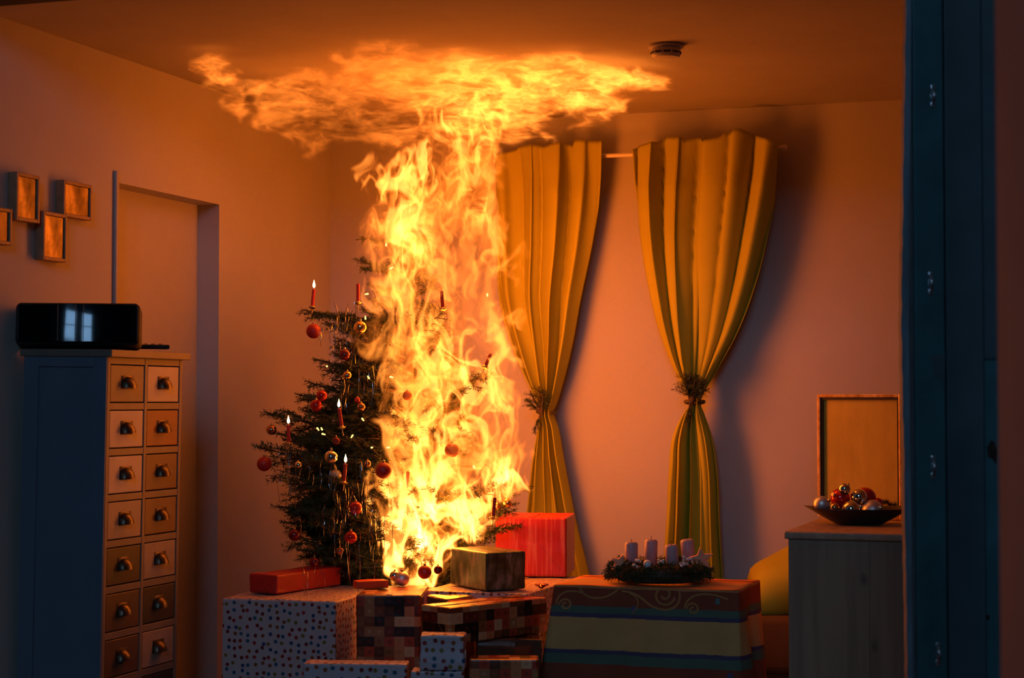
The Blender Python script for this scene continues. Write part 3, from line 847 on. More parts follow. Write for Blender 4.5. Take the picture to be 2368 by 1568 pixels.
for (u, v, r, k, dd, lb) in (
    (1900, 1166, 19, 'silvermatte', -0.03, 'matte silver bauble at the outer rim of the bowl'),
    (1943, 1152, 23, 'red', 0.035, 'shiny red bauble between the matte silver and the topmost one'),
    (1953, 1131, 14, 'silver', -0.005, 'small silver bauble on top of the heap in the bowl'),
    (1986, 1149, 19, 'silver', 0.0, 'silver bauble in the middle of the heap'),
    (2000, 1153, 27, 'red', 0.075, 'large red bauble at the back of the bowl'),
    (1968, 1178, 20, 'silver', -0.055, 'shiny silver bauble in front of the heap'),
    (2018, 1181, 25, 'silvermatte', -0.02, 'large matte silver bauble low in the bowl beside the shiny one'),
    (1930, 1174, 11, 'gold', -0.06, 'tiny golden bauble low at the front of the bowl'),
    (2030, 1163, 12, 'red', 0.05, 'small red bauble behind the large matte silver one')):
    p = at_depth(u, v, 5.92 + dd)
    bauble(p, r / F_PX * 5.92, k, lb, GB, (0.9 + 0.3 * math.sin(u), 0.5 * math.cos(v), u * 0.1))
# garland of tinsel by the frame
M_TINSEL = plain('tinsel_foil', (0.80, 0.68, 0.50), 0.18, metal=1.0, var=0.2, scale=80)
rnd = random.Random(3); vs, fs = [], []
g0, g1 = at_depth(2036, 1166, 6.12), at_depth(2092, 1160, 6.12)
for i in range(420):
    t = rnd.random(); c_ = g0.lerp(g1, t); c_.z = DRZ + 0.055 + 0.006 * math.sin(9 * t)
    d = Vector((rnd.gauss(0, 1), rnd.gauss(0, 1), rnd.gauss(0, 1))).normalized() * 0.016
    w = d.orthogonal().normalized() * 0.0008; n = len(vs)
    vs += [c_ - w, c_ + w, c_ + d]; fs.append((n, n + 1, n + 2))
tubep = [tuple(g0.lerp(g1, t) * 1.0) for t in np.linspace(0, 1, 8)]
o = from_np('tinsel_garland', vs, fs, M_DKRIM)
tag(o, 'dark tinsel garland at the foot of the amber picture', 'garland')

# ------------------------------------------------------------------ sofa corner and cushion behind the dresser
M_SOFA = plain('brown_upholstery', (0.075, 0.038, 0.016), 0.9, var=0.1)
sx0 = at_depth(1742, 1400, 6.45).x
sofa = empty('sofa', (sx0, 6.36, 0))
bm = bmesh.new(); bm_box(bm, (0, 0, 0.30), (1.1, 0.58, 0.50), 0.03, 4); from_bm('seat', bm, M_SOFA, sofa, True)
bm = bmesh.new(); bm_box(bm, (0.02, 0.03, 0.05), (1.08, 0.56, 0.305), 0.01, 2); from_bm('base', bm, M_SOFA, sofa)
for x, y in ((0.05, 0.05), (1.05, 0.05), (0.05, 0.53), (1.05, 0.53)):
    o = from_bm('leg', lathe_bm([(0, 0), (0.018, 0), (0.025, 0.06), (0, 0.06)], 10), M_MATTEBLK, sofa); o.location = (x, y, 0)
tag(sofa, 'brown upholstered sofa seat between the wreath table and the dresser', 'sofa')
def pillow(loc, hx, hy, hz, rot, mat, label):
    bm = bmesh.new(); n = 20
    top = {}; bot = {}
    for i in range(n + 1):
        for j in range(n + 1):
            s, t = -1 + 2 * i / n, -1 + 2 * j / n
            pin = 1 - 0.10 * (s * s) * (1 - abs(t)) - 0.0
            k = (max(0, (1 - s ** 4)) * max(0, (1 - t ** 4))) ** 0.5
            wr = 0.06 * math.sin(5 * s + 2.2 * t) * k + 0.05 * math.sin(3.1 * t - 4 * s) * k
            x = s * hx * (1 - 0.07 * (1 - t * t)); y = t * hy * (1 - 0.07 * (1 - s * s))
            top[i, j] = bm.verts.new((x, y, hz * (k + wr)))
            bot[i, j] = bm.verts.new((x, y, -hz * k * 0.9)) if 0 < i < n and 0 < j < n else top[i, j]
    for i in range(n):
        for j in range(n):
            bm.faces.new((top[i, j], top[i + 1, j], top[i + 1, j + 1], top[i, j + 1]))
            try: bm.faces.new((bot[i, j], bot[i, j + 1], bot[i + 1, j + 1], bot[i + 1, j]))
            except ValueError: pass
    o = from_bm('cushion', bm, mat, None, True); o.location = loc; o.rotation_euler = rot
    return tag(o, label, 'cushion')
pc = at_depth(1838, 1345, 6.62)
pillow((pc.x + 0.06, pc.y, 0.625), 0.24, 0.20, 0.10, (math.radians(12), math.radians(-18), YAW * 0.5), M_CURT, 'plump ochre cushion leaning on the sofa behind the dresser')

# ------------------------------------------------------------------ table with its printed cloth
TZ = 0.675
tl = on_z(1279, 1354, TZ); tr = on_z(1709, 1366, TZ)
TX0, TX1, TY0 = tl.x, tr.x, (tl.y + tr.y) / 2
TY1 = TY0 + 0.34
M_TABLE = plain('table_wood', (0.25, 0.15, 0.08), 0.5)
table = empty('small_table', ((TX0 + TX1) / 2, (TY0 + TY1) / 2, 0))
hw_, hd_ = (TX1 - TX0) / 2 - 0.008, (TY1 - TY0) / 2 - 0.008
box('tabletop', (-hw_, -hd_, TZ - 0.03), (hw_, hd_, TZ - 0.005), M_TABLE, table, 0.004)
for sx in (-1, 1):
    for sy in (-1, 1):
        box('leg', (sx * (hw_ - 0.02) - 0.02, sy * (hd_ - 0.02) - 0.02, 0), (sx * (hw_ - 0.02) + 0.02, sy * (hd_ - 0.02) + 0.02, TZ - 0.03), M_TABLE, table, 0.003)
tag(table, 'small table hidden under the striped cloth, carrying the candle wreath', 'table')

M_CLOTH, nt, bs = new_mat('striped_cloth')
bs.inputs['Roughness'].default_value = 0.85; bs.inputs['Specular IOR Level'].default_value = 0.2
uvn = nt.nodes.new('ShaderNodeUVMap'); sep = nt.nodes.new('ShaderNodeSeparateXYZ'); nt.links.new(uvn.outputs[0], sep.inputs[0])
nz = nt.nodes.new('ShaderNodeTexNoise'); nz.inputs['Scale'].default_value = 25; nt.links.new(uvn.outputs[0], nz.inputs['Vector'])
ma = nt.nodes.new('ShaderNodeMath'); ma.operation = 'MULTIPLY_ADD'; ma.inputs[1].default_value = 0.006; nt.links.new(nz.outputs['Fac'], ma.inputs[0]); nt.links.new(sep.outputs[1], ma.inputs[2])
RB, TE, BL, CR_, OR = (0.26, 0.07, 0.035), (0.10, 0.17, 0.12), (0.085, 0.08, 0.14), (0.58, 0.37, 0.13), (0.62, 0.20, 0.05)
def vv(x): return (x + 0.4) / 1.1
cr = ramp(nt, [(0, OR), (vv(-0.30), RB), (vv(-0.27), OR), (vv(-0.22), (0.55, 0.30, 0.12)), (vv(-0.05), OR), (vv(-0.02), (0.5, 0.25, 0.09)), (vv(0.006), RB), (vv(0.062), TE), (vv(0.083), BL), (vv(0.095), CR_),
               (vv(0.196), BL), (vv(0.208), TE), (vv(0.236), RB), (vv(0.33), TE), (vv(0.36), CR_)], 'CONSTANT')
mn = nt.nodes.new('ShaderNodeMapRange'); mn.inputs['From Min'].default_value = -0.4; mn.inputs['From Max'].default_value = 0.7
nt.links.new(ma.outputs[0], mn.inputs[0]); nt.links.new(mn.outputs[0], cr.inputs[0])
n2 = nt.nodes.new('ShaderNodeTexNoise'); n2.inputs['Scale'].default_value = 9; n2.inputs['Detail'].default_value = 5; nt.links.new(uvn.outputs[0], n2.inputs['Vector'])
mx = nt.nodes.new('ShaderNodeMix'); mx.data_type = 'RGBA'; mx.blend_type = 'MULTIPLY'; mx.inputs['Factor'].default_value = 0.5
r2 = ramp(nt, [(0.3, (0.65, 0.65, 0.65)), (0.7, (1, 1, 1))]); nt.links.new(n2.outputs['Fac'], r2.inputs[0])
nt.links.new(cr.outputs[0], mx.inputs['A']); nt.links.new(r2.outputs[0], mx.inputs['B']); nt.links.new(mx.outputs['Result'], bs.inputs['Base Color'])
M_SCROLL = plain('ochre_print', (0.42, 0.22, 0.07), 0.85, spec=0.2)
M_DOTT = plain('teal_print', (0.10, 0.22, 0.20), 0.85); M_DOTB = plain('blue_print', (0.09, 0.09, 0.2), 0.85)
DROP = 0.50
def skirt(s, t):
    """cloth skirt: s in metres along left side -> front -> right side (front starts at 0), t drop"""
    W = TX1 - TX0; DPT = TY1 - TY0; rr = 0.015
    fl_ = t * (0.10 + 0.04 * t)
    wave = 0.006 * math.sin(s * 21 + 0.6) * min(1, t * 5) + 0.004 * math.sin(s * 47 + t * 6) * min(1, t * 4)
    off = fl_ * 0.55 + wave
    if s < 0:
        return Vector((TX0 - off * 0.75 - 0.07 * t * max(0, 1 + s / 0.12) , TY0 - s * 1.0 - off * max(0, 1 + s / 0.05), TZ - t))
    if s > W:
        q = s - W
        return Vector((TX1 + off * 0.6 + 0.02 * math.sin(q * 28) * min(1, t * 4), TY0 + q - off * max(0, 1 - q / 0.05), TZ - t))
    f = s / W
    ex = -off * 0.75 * max(0, 1 - f / 0.12) - 0.07 * t * (1 - f) ** 3 + off * 0.6 * max(0, 1 - (1 - f) / 0.08)
    return Vector((TX0 + s + ex, TY0 - off, TZ - t))
Wt, Dt = TX1 - TX0, TY1 - TY0
svals = list(np.linspace(-Dt, -0.004, 18)) + list(np.linspace(0, Wt, 60)) + list(np.linspace(Wt + 0.004, Wt + Dt, 18))
tvals = [0, 0.004, 0.01] + list(np.linspace(0.02, DROP, 32))
verts = []; uvs = []; faces = []
for t in tvals:
    for s in svals:
        p = skirt(s, t)
        rnd_ = 0.006 * max(0, 1 - t / 0.01)
        verts.append(p); uvs.append((s, t))
ns = len(svals)
for i in range(len(tvals) - 1):
    for j in range(ns - 1):
        faces.append((i * ns + j, (i + 1) * ns + j, (i + 1) * ns + j + 1, i * ns + j + 1))
nb0 = len(verts)
nx, ny = 24, 12
for j in range(ny + 1):
    for i in range(nx + 1):
        x = TX0 + Wt * i / nx; y = TY0 + Dt * j / ny
        verts.append(Vector((x, y, TZ + 0.0012 * math.sin(x * 40) * math.sin(y * 33)))); uvs.append((x - TX0, -Dt * j / ny))
for j in range(ny):
    for i in range(nx):
        a = nb0 + j * (nx + 1) + i
        faces.append((a, a + 1, a + nx + 2, a + nx + 1))
cloth = from_np('tablecloth', verts, faces, M_CLOTH, None, True)
uvl = cloth.data.uv_layers.new(name='UVMap')
for l in cloth.data.loops: uvl.data[l.index].uv = uvs[l.vertex_index]
md = cloth.modifiers.new('thickness', 'SOLIDIFY'); md.thickness = 0.0015; md.offset = 1
tag(cloth, 'striped red, teal and cream cloth with scroll print over the small table', 'tablecloth')
def scroll(curve, wd, mat, name='printed_scroll'):
    bm = bmesh.new(); L, Rr = [], []
    n = len(curve)
    for i in range(n):
        a = np.array(curve[max(0, i - 1)]); b = np.array(curve[min(n - 1, i + 1)]); d = b - a; d = d / (np.hypot(*d) + 1e-9)
        nrm = np.array((-d[1], d[0])) * wd * 0.5
        for lst, sg in ((L, 1), (Rr, -1)):
            q = np.array(curve[i]) + nrm * sg
            p = skirt(q[0], max(0.004, q[1])); p = p + Vector((0, -0.0022, 0.0004))
            lst.append(bm.verts.new(p))
    for i in range(n - 1): bm.faces.new((L[i], Rr[i], Rr[i + 1], L[i + 1]))
    from_bm(name, bm, mat, cloth)
def spiral(cx_, cy_, r, turns, a0, sg=1):
    return [(cx_ + r * (1 - 0.75 * q) * math.cos(a0 + sg * 2 * math.pi * turns * q), cy_ + r * (1 - 0.75 * q) * math.sin(a0 + sg * 2 * math.pi * turns * q)) for q in np.linspace(0, 1, 40)]
def bez(p0, p1, p2, p3):
    return [tuple((1 - t) ** 3 * np.array(p0) + 3 * t * (1 - t) ** 2 * np.array(p1) + 3 * t * t * (1 - t) * np.array(p2) + t ** 3 * np.array(p3)) for t in np.linspace(0, 1, 24)]
sc_ = Wt / 430.0
def cp(u, v): return ((u - 1279) * sc_, (v - 1357 - (u - 1279) * 0.028) * sc_)
for cv, w in ((spiral(*cp(1311, 1402), 0.020, 1.3, math.pi), 0.0055), (bez(cp(1290, 1400), cp(1290, 1368), cp(1320, 1368), cp(1345, 1374)), 0.005),
              (bez(cp(1340, 1358), cp(1345, 1390), cp(1400, 1400), cp(1436, 1362)), 0.006), (bez(cp(1440, 1370), cp(1500, 1375), cp(1490, 1408), cp(1545, 1412)), 0.006),
              (spiral(*cp(1540, 1378), 0.034, 1.4, 0.2), 0.006), (bez(cp(1545, 1412), cp(1580, 1408), cp(1580, 1380), cp(1572, 1362)), 0.006),
              (spiral(*cp(1607, 1410), 0.020, 1.3, math.pi), 0.0055), (bez(cp(1588, 1408), cp(1592, 1372), cp(1640, 1368), cp(1686, 1388)), 0.0055), (bez(cp(1460, 1376), cp(1490, 1385), cp(1480, 1412), cp(1466, 1418)), 0.004)):
    scroll(cv, w, M_SCROLL)
for (u, v), mt in (((1663, 1392), M_DOTT), ((1469, 1410), M_DOTB), ((1690, 1556), M_DOTB)):
    c0 = cp(u, v)
    scroll([(c0[0] - 0.007, c0[1]), (c0[0], c0[1] + 0.001), (c0[0] + 0.007, c0[1])], 0.017, mt, 'printed_square')

# ------------------------------------------------------------------ advent wreath
wc = on_z(1522, 1351, TZ + 0.002)
wc = Vector(((TX0 + TX1) / 2 + 0.035, (TY0 + TY1) / 2 + 0.0, TZ + 0.003))
wu = at_depth(1522, 1340, depth_of(wc)); wc.x, wc.y = wu.x, wu.y
wreath = empty('advent_wreath', wc)
WR, Wr = 0.115, 0.042
from_bm('straw_ring', tube_bm([(WR * math.cos(a), WR * math.sin(a), 0.033) for a in np.linspace(0, 2 * math.pi, 41)], 0.028, 10), M_TWIG, wreath, True)
rnd = random.Random(11); vs, fs = [], []
for i in range(520):
    a = rnd.uniform(0, 2 * math.pi); b = rnd.uniform(-0.5, math.pi + 0.5)
    c_ = Vector((math.cos(a), math.sin(a), 0))
    p0 = c_ * (WR + 0.032 * math.cos(b)) + Vector((0, 0, 0.032 + 0.022 * math.sin(b)))
    tdir = Vector((-math.sin(a), math.cos(a), 0)) * rnd.choice((1, 1, -1)) + (c_ * math.cos(b) + Vector((0, 0, math.sin(b)))) * rnd.uniform(0.15, 0.6)
    tdir.normalize()
    pts = [p0, p0 + tdir * 0.022, p0 + tdir * 0.042 + Vector((0, 0, -0.003))]
    needles_along(pts, 540, 0.015, 0.0026, rnd, vs, fs)
for v in vs: v.z = max(v.z, 0.0015)
o = from_np('fir_needles', vs, fs, M_NEEDLE, wreath); o['kind'] = 'stuff'
M_WAX = plain('mauve_wax', (0.50, 0.33, 0.34), 0.5, var=0.04)
M_STARP = plain('peach_star', (0.85, 0.40, 0.22), 0.6)
M_BERRY = plain('white_berry', (0.72, 0.70, 0.68), 0.35)
def star_mesh(r, th):
    bm = bmesh.new(); f = []; g = []
    for k in range(10):
        a = math.pi / 2 + k * math.pi / 5; rr = r if k % 2 == 0 else r * 0.48
        f.append(bm.verts.new((rr * math.cos(a), -th, rr * math.sin(a)))); g.append(bm.verts.new((rr * math.cos(a), th, rr * math.sin(a))))
    c1 = bm.verts.new((0, -th * 2.4, 0)); c2 = bm.verts.new((0, th * 2.4, 0))
    for k in range(10):
        j = (k + 1) % 10
        bm.faces.new((c1, f[k], f[j])); bm.faces.new((c2, g[j], g[k])); bm.faces.new((f[k], g[k], g[j], f[j]))
    bmesh.ops.recalc_face_normals(bm, faces=bm.faces)
    return bm
wD = depth_of(wc)
for (u, v, s, dd) in ((1434, 1303, 0.032, -0.06), (1622, 1293, 0.038, -0.05)):
    o = from_bm('star_ornament', star_mesh(s, 0.004), M_STARP, wreath)
    o.location = at_depth(u, v, wD + dd) - wc; o.rotation_euler = (0.2, 0.3 if u < 1500 else -0.15, YAW)
for (u, v, r, dd, n) in ((1497, 1304, 0.013, -0.130, 1), (1478, 1300, 0.010, -0.125, 5), (1468, 1308, 0.008, -0.135, 4), (1590, 1296, 0.017, -0.115, 9), (1576, 1302, 0.012, -0.125, 6), (1527, 1298, 0.010, -0.125, 5)):
    bm = bmesh.new()
    for i in range(n):
        rr = r if n == 1 else 0.0045
        off = Vector((0, 0, 0)) if n == 1 else Vector((rnd.uniform(-1, 1), rnd.uniform(-1, 1), rnd.uniform(-0.7, 0.7))) * r
        bmesh.ops.create_icosphere(bm, subdivisions=2, radius=rr, matrix=Matrix.Translation(off))
    o = from_bm('white_bauble' if n == 1 else 'berry_cluster', bm, M_BERRY, wreath, True); o.location = at_depth(u, v, wD + dd) - wc
    if n > 1: o['kind'] = 'stuff'
tag(wreath, 'fir advent wreath with berries and stars on the striped table', 'wreath')
for (ut, ub, vt, vb, wpx, dd, lb) in ((1460, 1460, 1253, 1318, 30, -0.02, 'mauve pillar candle at the end of the wreath closer to the fire'), (1506, 1504, 1247, 1312, 30, 0.075, 'mauve pillar candle at the back between the two front ones'),
                             (1552, 1556, 1259, 1326, 30, -0.075, 'mauve pillar candle standing lowest at the front of the wreath'), (1588, 1594, 1247, 1308, 31, 0.03, 'tilted mauve pillar candle at the end closer to the dresser')):
    D = wD + dd
    pb = at_depth(ub, vb, D); pt = at_depth(ut, vt, D)
    L = (pt - pb).length; r = wpx / 2 / F_PX * D
    t = empty('pillar_candle', pb)
    o = from_bm('wax', lathe_bm([(0, 0), (r, 0), (r, L - 0.006), (r - 0.004, L - 0.001), (r * 0.7, L), (r * 0.35, L - 0.001), (0, L - 0.002)], 28), M_WAX, t, False)
    for p in o.data.polygons: p.use_smooth = abs(p.normal.z) < 0.5
    from_bm('wick', tube_bm([(0, 0, L - 0.003), (0.0008, 0, L + 0.006), (0.0016, 0, L + 0.010)], 0.0009, 5), M_MATTEBLK, t)
    d = (pt - pb).normalized(); t.rotation_mode = 'QUATERNION'; t.rotation_quaternion = d.to_track_quat('Z', 'Y')
    tag(t, lb, 'candle', 'unlit candles on the advent wreath')

# ------------------------------------------------------------------ wrapped gifts
STARS = [hexc('#7a1e1c'), hexc('#24446e'), hexc('#8a4a1e'), hexc('#7a1e1c'), hexc('#2a5a70'), hexc('#a02a20'), hexc('#7d6a2a')]
P_DOT = dotted_paper('star_paper', (0.52, 0.42, 0.40), STARS, 42.0, 0.25)
P_DOT2 = dotted_paper('star_paper_cool', (0.50, 0.44, 0.46), STARS, 38.0, 0.25)
PATCH = [hexc('#5a2a14'), hexc('#a8683c'), hexc('#b23a1c'), hexc('#7c3a1c'), hexc('#d0a070'), hexc('#2a140c'), hexc('#94542c'), hexc('#c87848'), hexc('#6a2416')]
P_CHK = checked_paper('patchwork_paper', PATCH, 0.031, 0.34)
P_CHK2 = checked_paper('patchwork_paper_glossy', PATCH, 0.033, 0.22)
P_GREEN = streaked('forest_paper', (0.02, 0.028, 0.012), (0.09, 0.10, 0.04), (0.26, 0.20, 0.12), (38, 38, 16), 0.3)
P_RED = plain('plain_red_paper', (0.52, 0.022, 0.014), 0.42, var=0.08, scale=9, bump=0.2, bscale=14)
P_REDS = streaked('streaked_red_paper', (0.50, 0.022, 0.012), (0.58, 0.032, 0.018), (0.66, 0.13, 0.08), (90, 90, 4.5), 0.35)
P_ORANGE = plain('orange_red_paper', (0.70, 0.08, 0.02), 0.4)
P_BROWN = plain('glossy_brown_film', (0.10, 0.045, 0.022), 0.12, var=0.3, scale=10, bump=0.9, bscale=16, coat=0.6)
P_FOIL = plain('crumpled_gold_foil', (0.85, 0.62, 0.30), 0.2, metal=0.9, var=0.1, bump=1.0, bscale=28)
def gift(label, u, v, D, a_deg, WL, WR, paper, z0=0.0, flaps=True, crease=0.0025, seed=1):
    c = at_depth(u, v, D)
    H = c.z - z0
    bm = bmesh.new()
    bm_box(bm, (0, 0, 0), (WR, WL, H), min(0.006, H * 0.12), 2)
    bmesh.ops.subdivide_edges(bm, edges=[e for e in bm.edges if e.calc_length() > 0.05], cuts=4, use_grid_fill=True)
    rnd = random.Random(seed)
    ph = [rnd.uniform(0, 6) for _ in range(3)]
    for vx in bm.verts:
        n = vx.normal if vx.normal.length else Vector((0, 0, 1))
        p = vx.co
        w = crease * (math.sin(41 * p.x + ph[0] + 9 * p.z) * math.sin(37 * p.y + ph[1]) + 0.6 * math.sin(55 * p.z + ph[2] + 20 * p.x))
        if p.z > 0.01: vx.co = p + n * w * 0.5
    me = bpy.data.meshes.new('wrapped_gift'); bm.normal_update(); bm.to_mesh(me); bm.free()
    box_uv(me)
    o = link('wrapped_gift', me, paper)
    o.location = (c.x, c.y, z0); o.rotation_euler = (0, 0, YAW + math.radians(90 - a_deg))
    if flaps:
        # folded paper: a V-shaped flap on the narrow end and the overlap seam along the other face
        e = 0.0016
        def plate(name, pts, nrm):
            b2 = bmesh.new(); f = [b2.verts.new(Vector(q) + Vector(nrm) * e) for q in pts]; g = [b2.verts.new(Vector(q) + Vector(nrm) * (-0.001)) for q in pts]
            b2.faces.new(f); k = len(f)
            for i in range(k): b2.faces.new((f[i], f[(i + 1) % k], g[(i + 1) % k], g[i]))
            bmesh.ops.recalc_face_normals(b2, faces=b2.faces)
            m2 = bpy.data.meshes.new(name); b2.to_mesh(m2); b2.free(); box_uv(m2); link(name, m2, paper, o)
        q = min(H, WL) * 0.46; m_ = 0.008
        if WL < WR:   # narrow end is the x = 0 face
            plate('folded_flap', [(0, m_, m_), (0, WL - m_, m_), (0, WL * 0.62, min(H * 0.55, WL)), (0, WL * 0.38, min(H * 0.55, WL))], (-1, 0, 0))
            plate('paper_seam', [(m_, WL * 0.46, H), (WR - m_, WL * 0.46, H), (WR - m_, WL * 0.54, H), (m_, WL * 0.54, H)], (0, 0, 1))
        else:
            plate('folded_flap', [(m_, 0, m_), (WR - m_, 0, m_), (WR * 0.62, 0, min(H * 0.55, WR)), (WR * 0.38, 0, min(H * 0.55, WR))], (0, -1, 0))
            plate('paper_seam', [(WR * 0.46, m_, H), (WR * 0.46, WL - m_, H), (WR * 0.54, WL - m_, H), (WR * 0.54, m_, H)], (0, 0, 1))
    tag(o, label, 'gift', 'wrapped gifts piled under the burning tree')
    return o
g_dot = gift('largest white gift with red and blue stars, under the plain red box', 775, 1391, 5.80, 15, 0.385, 0.48, P_DOT, seed=2)
gift('low white starred gift in front of the largest starred one', 940, 1536, 5.45, 4, 0.308, 0.085, P_DOT2, seed=3, flaps=False)
gA = gift('tall patchwork paper gift next to the largest starred one', 973, 1377, 5.70, 2, 0.20, 0.30, P_CHK, seed=4)
z8 = at_depth(1250, 1479, 5.64).z
gift('gift in glossy brown film below the tilted patchwork one', 1252, 1479, 5.64, 0, 0.20, 0.22, P_BROWN, seed=5, flaps=False, crease=0.006)
gift('flat patchwork gift lying on the brown film one, against the tablecloth', 1040, 1406, 5.50, 45, 0.13, 0.42, P_CHK2, z0=z8 + 0.002, seed=6)
gift('low patchwork gift at the bottom beside the tablecloth', 1245, 1525, 5.45, 1, 0.205, 0.09, P_CHK, seed=7, flaps=False)
z10 = at_depth(1072, 1553, 5.40).z
gift('starred gift at the very bottom carrying the small starred parcel', 1072, 1553, 5.40, 1, 0.155, 0.09, P_DOT2, seed=8, flaps=False)
gift('small starred parcel in front of the tall patchwork gift', 1074, 1470, 5.40, 3, 0.132, 0.075, P_DOT2, z0=z10 + 0.002, seed=9, crease=0.007)
z13 = at_depth(1125, 1370, 5.96).z - 0.002
c13 = cw(0.05, 5.90, 0)
u13 = CX + 0.05 / 5.90 * F_PX
o13 = gift('starred gift under the dark forest-print box', u13, 1374, 5.90, 18.6, 0.36, 0.62, P_DOT, seed=10)
top13 = at_depth(u13, 1374, 5.90).z
gift('dark forest-print gift box lit by the flames on top', 1125, 1279, 5.95, 60, 0.25, 0.147, P_GREEN, z0=top13 + 0.004, seed=11)
gift('bright red streaked gift standing upright below the curtain', 1310, 1198, 6.42, 8, 0.252, 0.28, P_REDS, z0=top13 + 0.004, seed=12)
gift('crumpled gold foil gift between the patchwork ones, under the flames', 1035, 1384, 5.755, 45, 0.095, 0.115, P_FOIL, seed=13, flaps=False, crease=0.006)
topdot = at_depth(775, 1391, 5.80).z
gift('plain red gift box lying on the largest starred gift', 640, 1330, 5.97, 30, 0.112, 0.36, P_RED, z0=topdot + 0.004, seed=14)
topA = at_depth(973, 1377, 5.70).z
gift('thin orange-red parcel lying below the tree branches', 826, 1345, 5.86, 68, 0.05, 0.105, P_ORANGE, z0=topA + 0.003, seed=15, flaps=False)
# shiny bow peeking out by the tablecloth
M_BOW = plain('red_foil_bow', (0.75, 0.20, 0.10), 0.15, metal=0.9)
bp_ = at_depth(1252, 1360, 6.0); bp_.z = top13 + 0.004
bow = empty('gift_bow', bp_)
for k in range(7):
    a = 2 * math.pi * k / 7
    pts = [(0.020 * math.sin(math.pi * t) * math.cos(a) * 1.2, 0.020 * math.sin(math.pi * t) * math.sin(a) * 1.2, 0.004 + 0.024 * t * (1.6 - t)) for t in np.linspace(0, 1, 9)]
    bm = bmesh.new(); L = []; Rr = []
    sd_ = Vector((-math.sin(a), math.cos(a), 0)) * 0.006
    for q in pts: L.append(bm.verts.new(Vector(q) + sd_)); Rr.append(bm.verts.new(Vector(q) - sd_))
    for i in range(len(pts) - 1): bm.faces.new((L[i], L[i + 1], Rr[i + 1], Rr[i]))
    ob = from_bm('loop', bm, M_BOW, bow, True); ob.modifiers.new('thickness', 'SOLIDIFY').thickness = 0.0008
tag(bow, 'small shiny red bow beside the tablecloth corner', 'bow')

# ------------------------------------------------------------------ the tree
TL, TD = -0.365, 6.50
tree = empty('christmas_tree', cw(TL, TD, 0))
tree_o = Vector(tree.location)
from_bm('trunk', tube_bm([(0, 0, 0), (0.003, 0, 0.5), (-0.004, 0.004, 1.0), (0.003, 0, 1.5), (0, 0, 1.95)], [0.036, 0.032, 0.024, 0.014, 0.004], 10), M_TWIG, tree, True)
bm = bmesh.new()
for k in range(4):
    a = k * math.pi / 2 + 0.4
    tube_bm([(0.03 * math.cos(a), 0.03 * math.sin(a), 0.12), (0.12 * math.cos(a), 0.12 * math.sin(a), 0.05), (0.2 * math.cos(a), 0.2 * math.sin(a), 0.012)], 0.010, 8, bm)
lathe_bm([(0.038, 0.02), (0.055, 0.02), (0.055, 0.16), (0.038, 0.16)], 16, bm)
from_bm('stand', bm, M_MATTEBLK, tree)
protos = [(L, fir_branch_mesh('fir_branch_mesh', L, 40 + i, twigs=tw, dens=560)) for i, (L, tw) in enumerate(((0.22, 7), (0.22, 7), (0.34, 9), (0.34, 10), (0.34, 9), (0.48, 12), (0.48, 12), (0.48, 11)))]
rndt = random.Random(21)
def add_branch(root, tip, roll=0.0):
    d = tip - root; L = d.length
    opts = [m for l, m in protos if abs(l - L) == min(abs(l2 - L) for l2, _ in protos)]
    me = rndt.choice(opts); l0 = [l for l, m in protos if m is me][0]
    o = link('branch', me, None, tree)
    o.location = root - tree_o; s = L / l0
    o.scale = (s, 0.5 + 0.5 * s, 0.5 + 0.5 * s)
    aim(o, d, roll)
    return o
tips = [(610, 952, -.05), (598, 1033, -.1), (640, 1172, -.15), (650, 1205, 0), (685, 910, -.1), (705, 882, .05), (728, 832, -.1), (697, 716, 0), (765, 812, -.15), (740, 748, -.1),
        (640, 1000, .1), (660, 1110, -.2), (700, 1060, -.25), (680, 1150, .15), (690, 1270, -.15), (665, 1240, .1), (720, 1300, -.2), (760, 1230, -.3), (740, 960, -.25), (770, 1010, -.3),
        (760, 1100, -.33), (800, 1180, -.35), (820, 1280, -.33), (780, 1320, -.25), (800, 880, -.2), (810, 760, -.15), (790, 722, -.05), (840, 840, -.22), (850, 950, -.28), (860, 1050, -.3),
        (868, 1150, -.33), (872, 1230, -.35), (868, 1310, -.3), (832, 548, .06), (822, 600, .1), (852, 660, -.03), (838, 712, -.1), (700, 1000, -.2), (660, 1060, 0.05), (720, 1190, -.28),
        (740, 1130, -.3), (800, 1060, -.32), (810, 960, -.28), (780, 920, -.2), (700, 950, .12), (720, 1100, .2), (760, 1290, -.3), (830, 1220, -.36), (840, 1120, -.34), (820, 1010, -.32),
        (830, 900, -.25), (700, 1220, .2), (840, 790, -.2), (770, 780, 0.0), (640, 1090, 0.0), (900, 1290, -.33), (880, 1340, -.3), (1208, 1118, -.12), (1198, 1163, 0.0), (1208, 1213, -.1), (1135, 1236, -.15), (1162, 1190, .08),
        (1085, 998, -.26), (1135, 868, -.18), (1030, 722, -.12), (1000, 1262, -.22), (950, 1135, -.3)]
for (u, v, dd) in tips:
    tip = at_depth(u, v, TD + dd)
    r = math.hypot(lat_of(tip) - TL, dd)
    root = cw(TL, TD, max(0.25, min(1.85, tip.z - 0.04 - 0.16 * r + rndt.uniform(-0.05, 0.02))))
    add_branch(root, tip, rndt.uniform(-0.5, 0.5))
